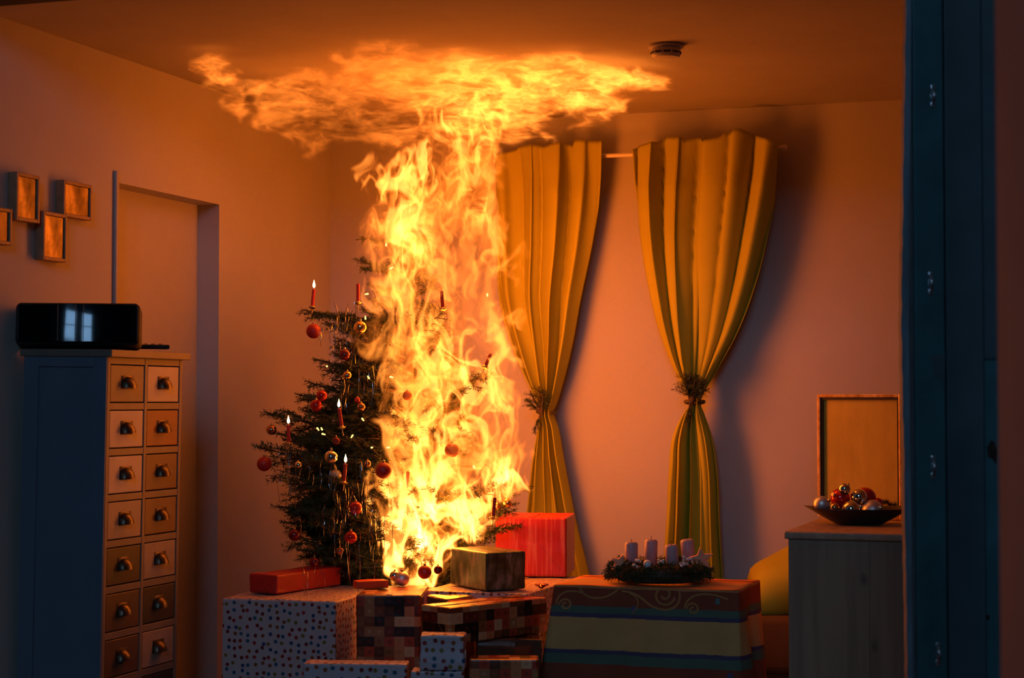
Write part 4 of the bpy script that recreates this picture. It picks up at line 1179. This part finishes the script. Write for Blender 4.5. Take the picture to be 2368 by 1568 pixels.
for i in range(90):
    z = rndt.uniform(0.42, 1.5)
    az = math.radians(rndt.choice((rndt.uniform(95, 200), rndt.uniform(40, 100), rndt.uniform(190, 235))))
    r = np.interp(z, [0.4, 0.7, 1.05, 1.5, 1.9], [0.30, 0.40, 0.42, 0.25, 0.08]) * rndt.uniform(0.55, 0.95)
    add_branch(cw(TL, TD, z), cw(TL + r * math.cos(az), TD + r * math.sin(az), z + rndt.uniform(0.0, 0.10)), rndt.uniform(-0.6, 0.6))
for i in range(60):
    z = rndt.uniform(0.45, 1.35)
    az = math.radians(rndt.uniform(105, 195))
    r = np.interp(z, [0.4, 0.7, 1.05, 1.5], [0.34, 0.44, 0.44, 0.26]) * rndt.uniform(0.7, 1.0)
    add_branch(cw(TL, TD, z), cw(TL + r * math.cos(az), TD + r * math.sin(az), z + rndt.uniform(0.0, 0.08)), rndt.uniform(-0.6, 0.6))
for i in range(26):
    z = rndt.uniform(1.2, 1.72)
    az = math.radians(rndt.uniform(70, 175))
    r = np.interp(z, [1.2, 1.75], [0.26, 0.15]) * rndt.uniform(0.7, 1.0)
    add_branch(cw(TL, TD, z), cw(TL + r * math.cos(az), TD + r * math.sin(az), z + rndt.uniform(0.02, 0.10)), rndt.uniform(-0.6, 0.6))
for i in range(50):
    z = rndt.uniform(0.5, 1.78)
    az = math.radians(rndt.uniform(42, 115))
    r = np.interp(z, [0.5, 1.78], [0.42, 0.16]) * rndt.uniform(0.6, 1.0)
    add_branch(cw(TL, TD, z), cw(TL + r * math.cos(az), TD + r * math.sin(az), z + rndt.uniform(0.02, 0.10)), rndt.uniform(-0.6, 0.6))
tag(tree, 'decorated fir tree, dark on one side and burning on the other', 'tree')

GT = 'baubles hanging on the tree'
for (u, v, r, k, D, lb) in (
    (725, 766, 17, 'redmatte', 6.33, 'red bauble hanging highest on the unburnt side'),
    (833, 757, 15, 'gold', 6.22, 'golden bauble beside the high candle at the flame edge'),
    (797, 820, 13, 'dark', 6.25, 'dark red bauble half hidden below the golden one'),
    (803, 868, 10, 'gold', 6.18, 'small golden bauble in the upper branches'),
    (744, 915, 13, 'red', 6.2, 'shiny red bauble, upper of a touching pair'),
    (731, 938, 14, 'red', 6.22, 'shiny red bauble, lower of a touching pair'),
    (826, 925, 7, 'red', 6.2, 'tiny red bauble right of the tall lit candle'),
    (835, 941, 10, 'copper', 6.19, 'copper bauble below the tiny red one'),
    (628, 994, 12, 'copper', 6.38, 'copper bauble beside the outermost lit candle'),
    (611, 1073, 17, 'redmatte', 6.35, 'matte red bauble hanging outermost on the tree'),
    (690, 1075, 9, 'silver', 6.2, 'small silver bauble among the tinsel strands'),
    (766, 1057, 16, 'silver', 6.12, 'shiny silver bauble in the middle of the tree'),
    (776, 1099, 14, 'silvermatte', 6.22, 'dim silver bauble behind the lowest lit candle'),
    (777, 1020, 10, 'dark', 6.2, 'dark red bauble under the tall lit candle'),
    (850, 1072, 8, 'copper', 6.12, 'small copper bauble next to the large red one'),
    (887, 1088, 19, 'redmatte', 6.08, 'large red bauble at the edge of the lower flames'),
    (822, 1175, 16, 'red', 6.1, 'shiny red bauble below the lowest lit candle'),
    (681, 1237, 14, 'dark', 6.2, 'dark red bauble above the plain red box'),
    (811, 1243, 15, 'red', 6.1, 'glowing red bauble low on the tree'),
    (786, 1274, 9, 'copper', 6.12, 'small copper bauble low on the tree'),
    (727, 1300, 12, 'dark', 6.2, 'dark red bauble touching the plain red box'),
    (930, 1338, 17, 'silvermatte', 5.98, 'matte silver bauble lying at the foot of the flames'),
    (913, 1332, 12, 'silver', 6.02, 'small silver bauble behind the matte silver one'),
    (982, 1323, 16, 'redmatte', 5.98, 'red bauble dangling below the fire over the gifts'),
    (1013, 1318, 10, 'dark', 5.98, 'small dark bauble dangling beside the forest-print box'),
    (1045, 1041, 17, 'redmatte', 6.2, 'orange-red bauble in the middle of the blaze'),
    (1173, 1163, 10, 'gold', 6.3, 'small golden bauble on the far side, above the streaked gift'),
    (942, 915, 11, 'redmatte', 6.24, 'small red bauble inside the upper flames'),
    (1150, 1170, 7, 'gold', 6.35, 'tiny golden bauble behind the candle on the far side')):
    p = at_depth(u, v, D)
    bauble(p, r / F_PX * D, k, lb, GT, (0, 0, u))

M_CANDLE = plain('red_wax', (0.62, 0.03, 0.018), 0.4, var=0.05)
M_CLIP = plain('brass_clip', (0.75, 0.60, 0.35), 0.3, metal=1.0)
M_CFLAME = emissive('candle_flame', (1.0, 0.72, 0.30), 6.0)
for (ub, vb, ut, vt, lit, D, lb) in (
    (722, 712, 726, 668, 1, 6.42, 'thin lit red candle highest on the unburnt side'),
    (828, 702, 828, 656, 0, 6.3, 'thin unlit red candle beside the flame column top'),
    (791, 990, 784, 944, 1, 6.15, 'tall lit red candle leaning, above the silver bauble'),
    (668, 1028, 667, 982, 1, 6.3, 'lit red candle on the outermost branch'),
    (795, 1118, 799, 1072, 1, 6.1, 'lowest lit red candle of the tree'),
    (938, 1134, 944, 1090, 0, 6.16, 'red candle leaning in front of the lower flames'),
    (1140, 1199, 1144, 1150, 0, 6.1, 'red candle on the far side next to the streaked gift'),
    (1024, 716, 1021, 672, 0, 6.24, 'red candle inside the upper blaze'),
    (1121, 850, 1135, 818, 0, 6.2, 'tilted red candle inside the blaze near the curtain')):
    pb = at_depth(ub, vb, D); pt = at_depth(ut, vt, D); L = (pt - pb).length
    t = empty('tree_candle', pb)
    r = 0.0062
    o = from_bm('wax', lathe_bm([(0, 0), (r, 0), (r, L - 0.002), (r * 0.6, L), (0, L - 0.001)], 14), M_CANDLE, t, False)
    bm = lathe_bm([(0, -0.004), (r + 0.001, -0.004), (0.013, 0.002), (0.014, 0.004), (r + 0.0015, 0.000), (r + 0.0012, 0.008), (0, 0.008)], 14)
    tube_bm([(0.002, 0, -0.004), (0.004, 0, -0.016), (-0.004, 0, -0.024)], 0.002, 6, bm)
    from_bm('clip', bm, M_CLIP, t, True)
    from_bm('wick', tube_bm([(0, 0, L - 0.002), (0.0006, 0, L + 0.004)], 0.0007, 5), M_MATTEBLK, t)
    d = (pt - pb).normalized(); t.rotation_mode = 'QUATERNION'; t.rotation_quaternion = d.to_track_quat('Z', 'Y')
    if lit:
        fl = from_bm('flame', lathe_bm([(0, 0), (0.0030, 0.002), (0.0050, 0.007), (0.0046, 0.013), (0.0026, 0.020), (0.0009, 0.026), (0, 0.029)], 12), M_CFLAME, t, True)
        fl.location = (0.0004, 0, L + 0.003)
        fl.rotation_mode = 'QUATERNION'; fl.rotation_quaternion = (d.to_track_quat('Z', 'Y')).inverted()
    tag(t, lb, 'candle', 'thin red candles clipped to the tree')

M_BULB = emissive('fairy_bulb', (1.0, 0.80, 0.22), 1.7)
M_WIRE = plain('green_wire', (0.015, 0.03, 0.012), 0.6)
fairy = empty('fairy_lights', cw(TL, TD - 0.3, 0.6))
fo = Vector(fairy.location); fp_ = []
bme = None
for (u, v) in ((893, 566), (905, 620), (848, 680), (845, 735), (756, 847), (852, 873), (905, 872), (839, 970), (744, 992), (735, 992), (748, 1004), (814, 1009), (860, 1035), (898, 1035), (1127, 682), (1096, 1080)):
    p = at_depth(u, v, 6.12) - fo
    fp_.append(p)
    if bme is None:
        bme_bm = lathe_bm([(0, -0.008), (0.0028, -0.008), (0.0030, -0.003), (0, -0.003)], 8)
        lathe_bm([(0, -0.003), (0.0032, -0.001), (0.0042, 0.003), (0.0030, 0.007), (0, 0.009)], 10, bme_bm)
        bme = bpy.data.meshes.new('bulb'); bme_bm.to_mesh(bme); bme.materials.append(M_BULB)
    o = link('bulb', bme, None, fairy); o.location = p; o.scale = (0.8, 0.8, 0.8); o.rotation_euler = (u, v, 0)
wp = []
for a, b in zip(fp_[3:14], fp_[4:14]):
    for t in np.linspace(0, 1, 7)[:-1]:
        q = a.lerp(b, t); q.z -= 0.03 * math.sin(math.pi * t); q += H3 * 0.05 * math.sin(math.pi * t); wp.append(q)
from_bm('cable', tube_bm([q + H3 * 0.006 for q in wp], 0.0011, 5), M_WIRE, fairy)
tag(fairy, 'string of tiny yellow fairy lights in the dark side of the tree', 'fairy lights')

# hanging foil strands
rnd = random.Random(31); vs, fs = [], []
M_LAM = plain('silver_lametta', (0.45, 0.42, 0.40), 0.25, metal=1.0, var=0.1)
for (u, v, du, n, ln, D) in ((668, 1032, 12, 16, 0.17, 6.26), (800, 705, 14, 10, 0.12, 6.25), (765, 755, 30, 16, 0.05, 6.28), (790, 770, 18, 12, 0.10, 6.22), (803, 880, 8, 8, 0.09, 6.16), (846, 845, 14, 9, 0.12, 6.18), (716, 1085, 5, 4, 0.06, 6.15), (800, 1125, 22, 16, 0.12, 6.06),
                            (760, 1075, 10, 8, 0.09, 6.1), (790, 1200, 34, 16, 0.10, 6.06), (830, 1255, 22, 10, 0.14, 6.0), (850, 1060, 26, 10, 0.10, 6.08), (706, 1350, 3, 2, 0.06, 5.95), (730, 1300, 26, 7, 0.08, 6.02), (880, 1200, 20, 12, 0.10, 6.02), (830, 1150, 26, 14, 0.08, 6.04), (745, 1180, 30, 8, 0.06, 6.1)):
    for i in range(n):
        p = at_depth(u + rnd.gauss(0, du), v + rnd.gauss(0, 8), D + rnd.uniform(-0.04, 0.04)); L = ln * rnd.uniform(0.5, 1.2)
        an = rnd.uniform(0, 6.3); k = 7
        sw = rnd.uniform(-0.012, 0.012)
        for j in range(k + 1):
            t = j / k; an += rnd.uniform(-0.6, 0.6)
            w = Vector((math.cos(an), math.sin(an), 0)) * 0.0008
            c_ = p + Vector((0, 0, -L * t)) + R3 * (sw * math.sin(3 * t)) + H3 * (0.006 * math.sin(5 * t + an))
            vs += [c_ - w, c_ + w]
            if j:
                m_ = len(vs); fs.append((m_ - 4, m_ - 3, m_ - 1, m_ - 2))
o = from_np('foil_strands', vs, fs, M_LAM)
tag(o, 'thin silver foil strands hanging in the branches of the tree', 'tinsel', kind='stuff')

# ------------------------------------------------------------------ fire field (numpy)
_rt = np.random.RandomState(7).rand(16, 128, 128).astype(np.float32)
def vnoise(x, y, s):
    t = _rt[s % 16]
    xi = np.floor(x); yi = np.floor(y)
    fx = x - xi; fy = y - yi
    fx = fx * fx * (3 - 2 * fx); fy = fy * fy * (3 - 2 * fy)
    xi = xi.astype(np.int64) & 127; yi = yi.astype(np.int64) & 127
    x1 = (xi + 1) & 127; y1 = (yi + 1) & 127
    return (t[yi, xi] * (1 - fx) + t[yi, x1] * fx) * (1 - fy) + (t[y1, xi] * (1 - fx) + t[y1, x1] * fx) * fy
def fbm(x, y, s, o=4):
    r = 0; a = 0.5; n = 0
    for k in range(o):
        r = r + a * vnoise(x * 2 ** k + 17.3 * k, y * 2 ** k + 9.1 * k, s + k); n += a; a *= 0.55
    return r / n
def curl(x, y, s, e=0.05):
    return ((vnoise(x, y + e, s) - vnoise(x, y - e, s)) / (2 * e), -(vnoise(x + e, y, s) - vnoise(x - e, y, s)) / (2 * e))
def sstep(a, b, x):
    t = np.clip((x - a) / (b - a), 0, 1); return t * t * (3 - 2 * t)
def poly_sd(px, py, poly):
    """signed distance in pixels, positive inside"""
    P = np.array(poly, float); Q = np.roll(P, -1, 0)
    d2 = np.full(px.shape, 1e12); ins = np.zeros(px.shape, bool)
    for (ax, ay), (bx, by) in zip(P, Q):
        ex, ey = bx - ax, by - ay
        t = np.clip(((px - ax) * ex + (py - ay) * ey) / (ex * ex + ey * ey + 1e-9), 0, 1)
        d2 = np.minimum(d2, (px - ax - t * ex) ** 2 + (py - ay - t * ey) ** 2)
        c = (ay > py) != (by > py)
        with np.errstate(divide='ignore', invalid='ignore'):
            ins ^= c & (px < (bx - ax) * (py - ay) / (by - ay + 1e-12) + ax)
    return np.where(ins, 1, -1) * np.sqrt(d2)
def z3(pts): return [(430 + a / 2.0956, 60 + b / 2.0956) for a, b in pts]
COLUMN = [(960, 240), (979, 284), (983, 327), (936, 365), (874, 389), (845, 410), (862, 437), (879, 455), (850, 508), (848, 588), (862, 639), (860, 695),
    (856, 723), (873, 744), (850, 750), (822, 776), (824, 805), (865, 827), (893, 841), (890, 863), (904, 891), (901, 939), (898, 981), (900, 1001),
    (905, 1034), (920, 1062), (915, 1092), (868, 1098), (862, 1141), (849, 1162), (866, 1212), (890, 1218), (895, 1270), (905, 1312), (930, 1340),
    (990, 1335), (1030, 1290), (1050, 1262), (1052, 1221), (1062, 1245), (1107, 1246), (1113, 1208), (1139, 1194), (1141, 1151), (1181, 1135), (1205, 1114),
    (1190, 1090), (1206, 1062), (1214, 1045), (1192, 1033), (1185, 996), (1179, 961), (1190, 930), (1179, 883), (1193, 846), (1170, 801), (1165, 756),
    (1182, 762), (1193, 752), (1185, 740), (1151, 726), (1156, 711), (1140, 672), (1142, 647), (1184, 643), (1197, 630), (1168, 620), (1201, 577),
    (1165, 590), (1155, 551), (1165, 499), (1141, 475), (1131, 432), (1163, 389), (1141, 332), (1155, 284), (1185, 240)]
CEILP = z3([(270, 290), (330, 270), (440, 240), (530, 215), (640, 230), (700, 250), (770, 205), (800, 160), (690, 150), (680, 105), (760, 120), (840, 80), (960, 65),
    (1090, 60), (1120, 110), (1050, 130), (1150, 150), (1290, 135), (1400, 150), (1580, 160), (1700, 140), (1880, 135), (2000, 180), (2150, 200), (2330, 275),
    (2280, 295), (2120, 275), (2080, 320), (2150, 350), (2130, 390), (2040, 440), (1870, 490), (1920, 420), (1880, 400), (1820, 410), (1800, 370), (1740, 410),
    (1700, 440), (1725, 555), (1680, 490), (1590, 600), (1540, 540), (1500, 500), (1300, 540), (1140, 520), (1100, 570), (1000, 600), (900, 570), (820, 540),
    (700, 560), (640, 600), (570, 640), (560, 570), (520, 500), (490, 540), (430, 490), (350, 470), (370, 430), (310, 330)])
WISP = z3([(40, 185), (90, 145), (190, 160), (200, 230), (240, 310), (285, 390), (275, 415), (215, 400), (170, 300), (100, 260)])
def interp(x, xs, ys): return np.interp(x, xs, ys)
def column_heat(px, py, k):
    """heat of flame sheet k of the column; lateral / height coordinates in units of 1.5 mm"""
    x, y = px / 100.0, py / 100.0
    bx, by = x.copy(), y.copy()
    for i in range(8):
        u = 0; w = 0
        for sc, am, sd in ((1.0, 1.1, 1), (2.3, 0.7, 4), (5.0, 0.26, 9)):
            cu, cv = curl(bx * sc + 3.7 * k, by * sc * 0.62 + 5.1 * k - i * 0.05, sd + k)
            u = u + am * cu; w = w + am * cv * 1.1
        lift = vnoise(bx * 4.6 + 8.1 * k, by * 1.3 + 2.7 * k - i * 0.11, 13 + k)
        bx = bx - 0.06 * u; by = by - 0.06 * w + 0.085 * (lift - 0.5)
        if i == 3:
            mx, my = bx.copy(), by.copy()
    sd = poly_sd(mx * 60 + px * 0.4, my * 60 + py * 0.4, COLUMN)
    edge_n = fbm(bx * 2.6 + 11 * k, by * 1.0 + 3 * k, 2 + k, 3)
    edge = sstep(-2, 12, sd + 7 + 52 * (edge_n - 0.50))
    n1 = fbm(bx * 2.7 + 31 * k, by * 1.0 + 7 * k, 5 + k, 4)
    n2 = fbm(bx * 3.6 + 5 * k, by * 1.3 + 13 * k, 8 + k, 4)
    n3 = fbm(bx * 5.2 + 9 * k, by * 1.5 + 2 * k, 11 + k, 3)
    fil = np.exp(-((n2 - 0.5) / 0.03) ** 2) + 0.6 * np.exp(-((n3 - 0.47) / 0.028) ** 2)
    body = sstep(0.49, 0.62, n1) * (0.25 + 1.2 * sstep(0.38, 0.72, n2))
    h = (0.005 + 1.15 * body + 0.20 * fil * (0.25 + body)) * edge
    amp = interp(py, [230, 330, 450, 560, 680, 800, 880, 960, 1060, 1130, 1200, 1270, 1330], [1.0, 0.95, 0.78, 0.68, 0.62, 0.72, 0.92, 0.95, 1.05, 1.7, 3.0, 4.0, 3.6])
    cxl = interp(py, [230, 450, 650, 850, 1000, 1100, 1200, 1300], [1060, 950, 950, 1060, 1040, 1010, 985, 975])
    core = np.exp(-((px - cxl) / 80.0) ** 2)
    hole = np.exp(-((px - 1075) / 60.0) ** 2 - ((py - 570) / 85.0) ** 2)
    hole2 = np.exp(-((px - 1080) / 40.0) ** 2 - ((py - 1070) / 60.0) ** 2)
    right = np.exp(-((px - 1165) / 28.0) ** 2 - ((py - 1105) / 45.0) ** 2)
    hot = np.exp(-((px - 935) / 55.0) ** 2 - ((py - 540) / 110.0) ** 2)
    amp = amp * (0.72 + 0.60 * core + 0.45 * hot + 0.50 * np.exp(-((px - 1120) / 42.0) ** 2 - ((py - 520) / 190.0) ** 2)) * (1 - 0.45 * hole) * (1 - 0.55 * hole2) + 1.3 * right
    return h * amp
def ceil_heat(px, py, k, hang=0.0):
    x, y = px / 100.0, py / 100.0
    bx, by = x.copy(), y.copy()
    for i in range(8):
        u = 0; w = 0
        for sc, am, sd in ((0.8, 1.0, 2), (1.9, 0.6, 6), (4.5, 0.28, 10)):
            cu, cv = curl(bx * sc + 2.9 * k, by * sc * 2.1 + 4.3 * k - i * 0.04, sd + k)
            u = u + am * cu; w = w + am * cv * 0.35
        bx = bx - 0.05 * u; by = by - 0.05 * w
    qx, qy = bx * 60 + px * 0.4, by * 60 + py * 0.4
    sd = np.maximum(poly_sd(qx, qy, CEILP), poly_sd(qx, qy, WISP) + 5)
    en = fbm(bx * 1.5 + 11 * k, by * 3.6 + 3 * k, 2 + k, 4)
    edge = sstep(-3, 16, sd + 7 + 36 * (en - 0.5))
    n1 = fbm(bx * 1.2 + 21 * k, by * 3.4 + 7 * k, 5 + k, 5)
    n2 = fbm(bx * 1.7 + 5 * k, by * 4.6 + 13 * k, 8 + k, 4)
    n3 = fbm(bx * 2.6 + 9 * k, by * 6.5 + 2 * k, 11 + k, 3)
    fil = np.exp(-((n2 - 0.5) / 0.03) ** 2) + 0.7 * np.exp(-((n3 - 0.48) / 0.03) ** 2)
    body = sstep(0.45, 0.66, n1)
    amp = interp(px, [440, 560, 700, 850, 960, 1060, 1200, 1350, 1450, 1550], [0.85, 0.62, 0.48, 0.50, 0.62, 1.1, 1.15, 1.3, 1.3, 1.2])
    amp = amp * interp(py, [80, 120, 180, 260, 320, 360], [0.55, 0.8, 1.1, 0.95, 0.75, 0.5])
    mid = np.exp(-((px - 1090) / 130.0) ** 2 - ((py - 230) / 70.0) ** 2)
    return (0.05 + 0.75 * body + 0.26 * fil * (0.4 + body)) * edge * (amp + 0.45 * mid)

# ------------------------------------------------------------------ the fire: layered sheets of burning gas, each vertex with its own heat
M_FIRE = bpy.data.materials.new('flame'); M_FIRE.use_nodes = True
nt = M_FIRE.node_tree; nt.nodes.clear()
out = nt.nodes.new('ShaderNodeOutputMaterial'); add = nt.nodes.new('ShaderNodeAddShader'); tr_ = nt.nodes.new('ShaderNodeBsdfTransparent'); em = nt.nodes.new('ShaderNodeEmission')
at = nt.nodes.new('ShaderNodeAttribute'); at.attribute_name = 'burn_heat'
cr_ = ramp(nt, [(0.0, (1.0, 0.19, 0.016)), (0.35, (1.0, 0.285, 0.034)), (1.0, (1.0, 0.37, 0.065))])
mr_ = nt.nodes.new('ShaderNodeMath'); mr_.operation = 'MULTIPLY'; mr_.inputs[1].default_value = 0.5
nt.links.new(at.outputs['Fac'], mr_.inputs[0]); nt.links.new(mr_.outputs[0], cr_.inputs[0]); nt.links.new(cr_.outputs[0], em.inputs[0])
nt.links.new(at.outputs['Fac'], em.inputs[1])
nt.links.new(tr_.outputs[0], add.inputs[0]); nt.links.new(em.outputs[0], add.inputs[1]); nt.links.new(add.outputs[0], out.inputs[0])
M_FIRE.cycles.emission_sampling = 'NONE'
FD = 6.32
fire = empty('fire', cw((1010 - CX) / F_PX * FD, FD, 0.55))
fire_o = np.array(fire.location)
R_, H_ = np.array(R3), np.array(H3)
def sheet_mesh(P, heat, ny, nx, cut=0.02):
    keep = heat > cut
    idx = np.arange(ny * nx).reshape(ny, nx)
    k2 = keep.reshape(ny, nx)
    q = k2[:-1, :-1] | k2[1:, :-1] | k2[:-1, 1:] | k2[1:, 1:]
    F = np.stack([idx[:-1, :-1], idx[:-1, 1:], idx[1:, 1:], idx[1:, :-1]], -1)[q]
    used = np.zeros(ny * nx, bool); used[F.ravel()] = True
    rm = np.cumsum(used) - 1
    return P[used], heat[used], rm[F]
def build_sheets(name, sheets):
    off = 0; Ps, Hs, Fs = [], [], []
    for P, h, F in sheets:
        Ps.append(P); Hs.append(h); Fs.append(F + off); off += len(P)
    P = np.concatenate(Ps).astype(np.float32); h = np.concatenate(Hs).astype(np.float32); F = np.concatenate(Fs).astype(np.int32)
    me = bpy.data.meshes.new(name)
    me.vertices.add(len(P)); me.vertices.foreach_set('co', (P - fire_o.astype(np.float32)).ravel())
    me.loops.add(F.size); me.loops.foreach_set('vertex_index', F.ravel())
    me.polygons.add(len(F)); me.polygons.foreach_set('loop_start', np.arange(0, F.size, 4, dtype=np.int32))
    me.polygons.foreach_set('loop_total', np.full(len(F), 4, np.int32))
    me.update(calc_edges=True)
    at_ = me.attributes.new('burn_heat', 'FLOAT', 'POINT'); at_.data.foreach_set('value', h)
    return link(name, me, M_FIRE, fire)
sheets = []
NCOL = 6
for k in range(NCOL):
    st = 2.6
    xs = np.arange(795, 1245, st); ys = np.arange(222, 1350, st)
    X, Y = np.meshgrid(xs, ys); ny, nx = X.shape
    X = X.ravel(); Y = Y.ravel()
    near = poly_sd(X, Y, COLUMN) > -60
    h = np.zeros(X.shape); h[near] = column_heat(X[near], Y[near], k) * COL_GAIN
    lat = (X - CX) / F_PX * FD; z = CAM_H + (CY + 142 - Y) / F_PX * FD
    d0 = (k - (NCOL - 1) / 2) / NCOL * 0.40
    yaw = (0.34, -0.22, 0.12, -0.30, 0.25, -0.15)[k % 6]
    dep = FD + d0 + (lat - (1010 - CX) / F_PX * FD) * yaw + 0.10 * (fbm(X / 130.0 + 7 * k, Y / 260.0, 3 + k, 3) - 0.5)
    P = lat[:, None] * R_ + dep[:, None] * H_; P[:, 2] += z
    sheets.append(sheet_mesh(P, h, ny, nx))
build_sheets('flame_column', sheets)
sheets = []
NCEIL = 4
for k in range(NCEIL):
    xs = np.arange(430, 1560, 3.2); ys = np.arange(75, 372, 2.0)
    X, Y = np.meshgrid(xs, ys); ny, nx = X.shape
    X = X.ravel(); Y = Y.ravel()
    near = np.maximum(poly_sd(X, Y, CEILP), poly_sd(X, Y, WISP)) > -45
    h = np.zeros(X.shape); h[near] = ceil_heat(X[near], Y[near], k + 20) * CEIL_GAIN
    dep = np.interp(Y, [60, 200, 360], [5.62, 6.18, 6.85]) + (k - 1.5) * 0.06 + 0.16 * (fbm(X / 160.0 + 3 * k, Y / 90.0, 4 + k, 3) - 0.5)
    z = np.minimum(CAM_H + (CY + 142 - Y) / F_PX * dep, CEIL_Z - 0.006 - 0.002 * k)
    dep = np.minimum(dep, (z - CAM_H) * F_PX / (CY + 142 - Y))
    lat = (X - CX) / F_PX * dep
    P = lat[:, None] * R_ + dep[:, None] * H_; P[:, 2] += z
    sheets.append(sheet_mesh(P, h, ny, nx))
build_sheets('ceiling_flame', sheets)
tag(fire, 'roaring orange blaze rising from the tree and rolling along the ceiling', 'fire')
def fire_light(u, v, D, power, rad):
    ld = bpy.data.lights.new('fire_glow', 'POINT'); ld.energy = power; ld.color = FIRE_RGB; ld.shadow_soft_size = rad
    lo = bpy.data.objects.new('fire_glow', ld); lo.location = at_depth(u, v, D) - Vector(fire.location); COL.objects.link(lo); lo.parent = fire
for (u, v, D, pw, rad) in FIRE_LIGHTS: fire_light(u, v, D, pw, rad)
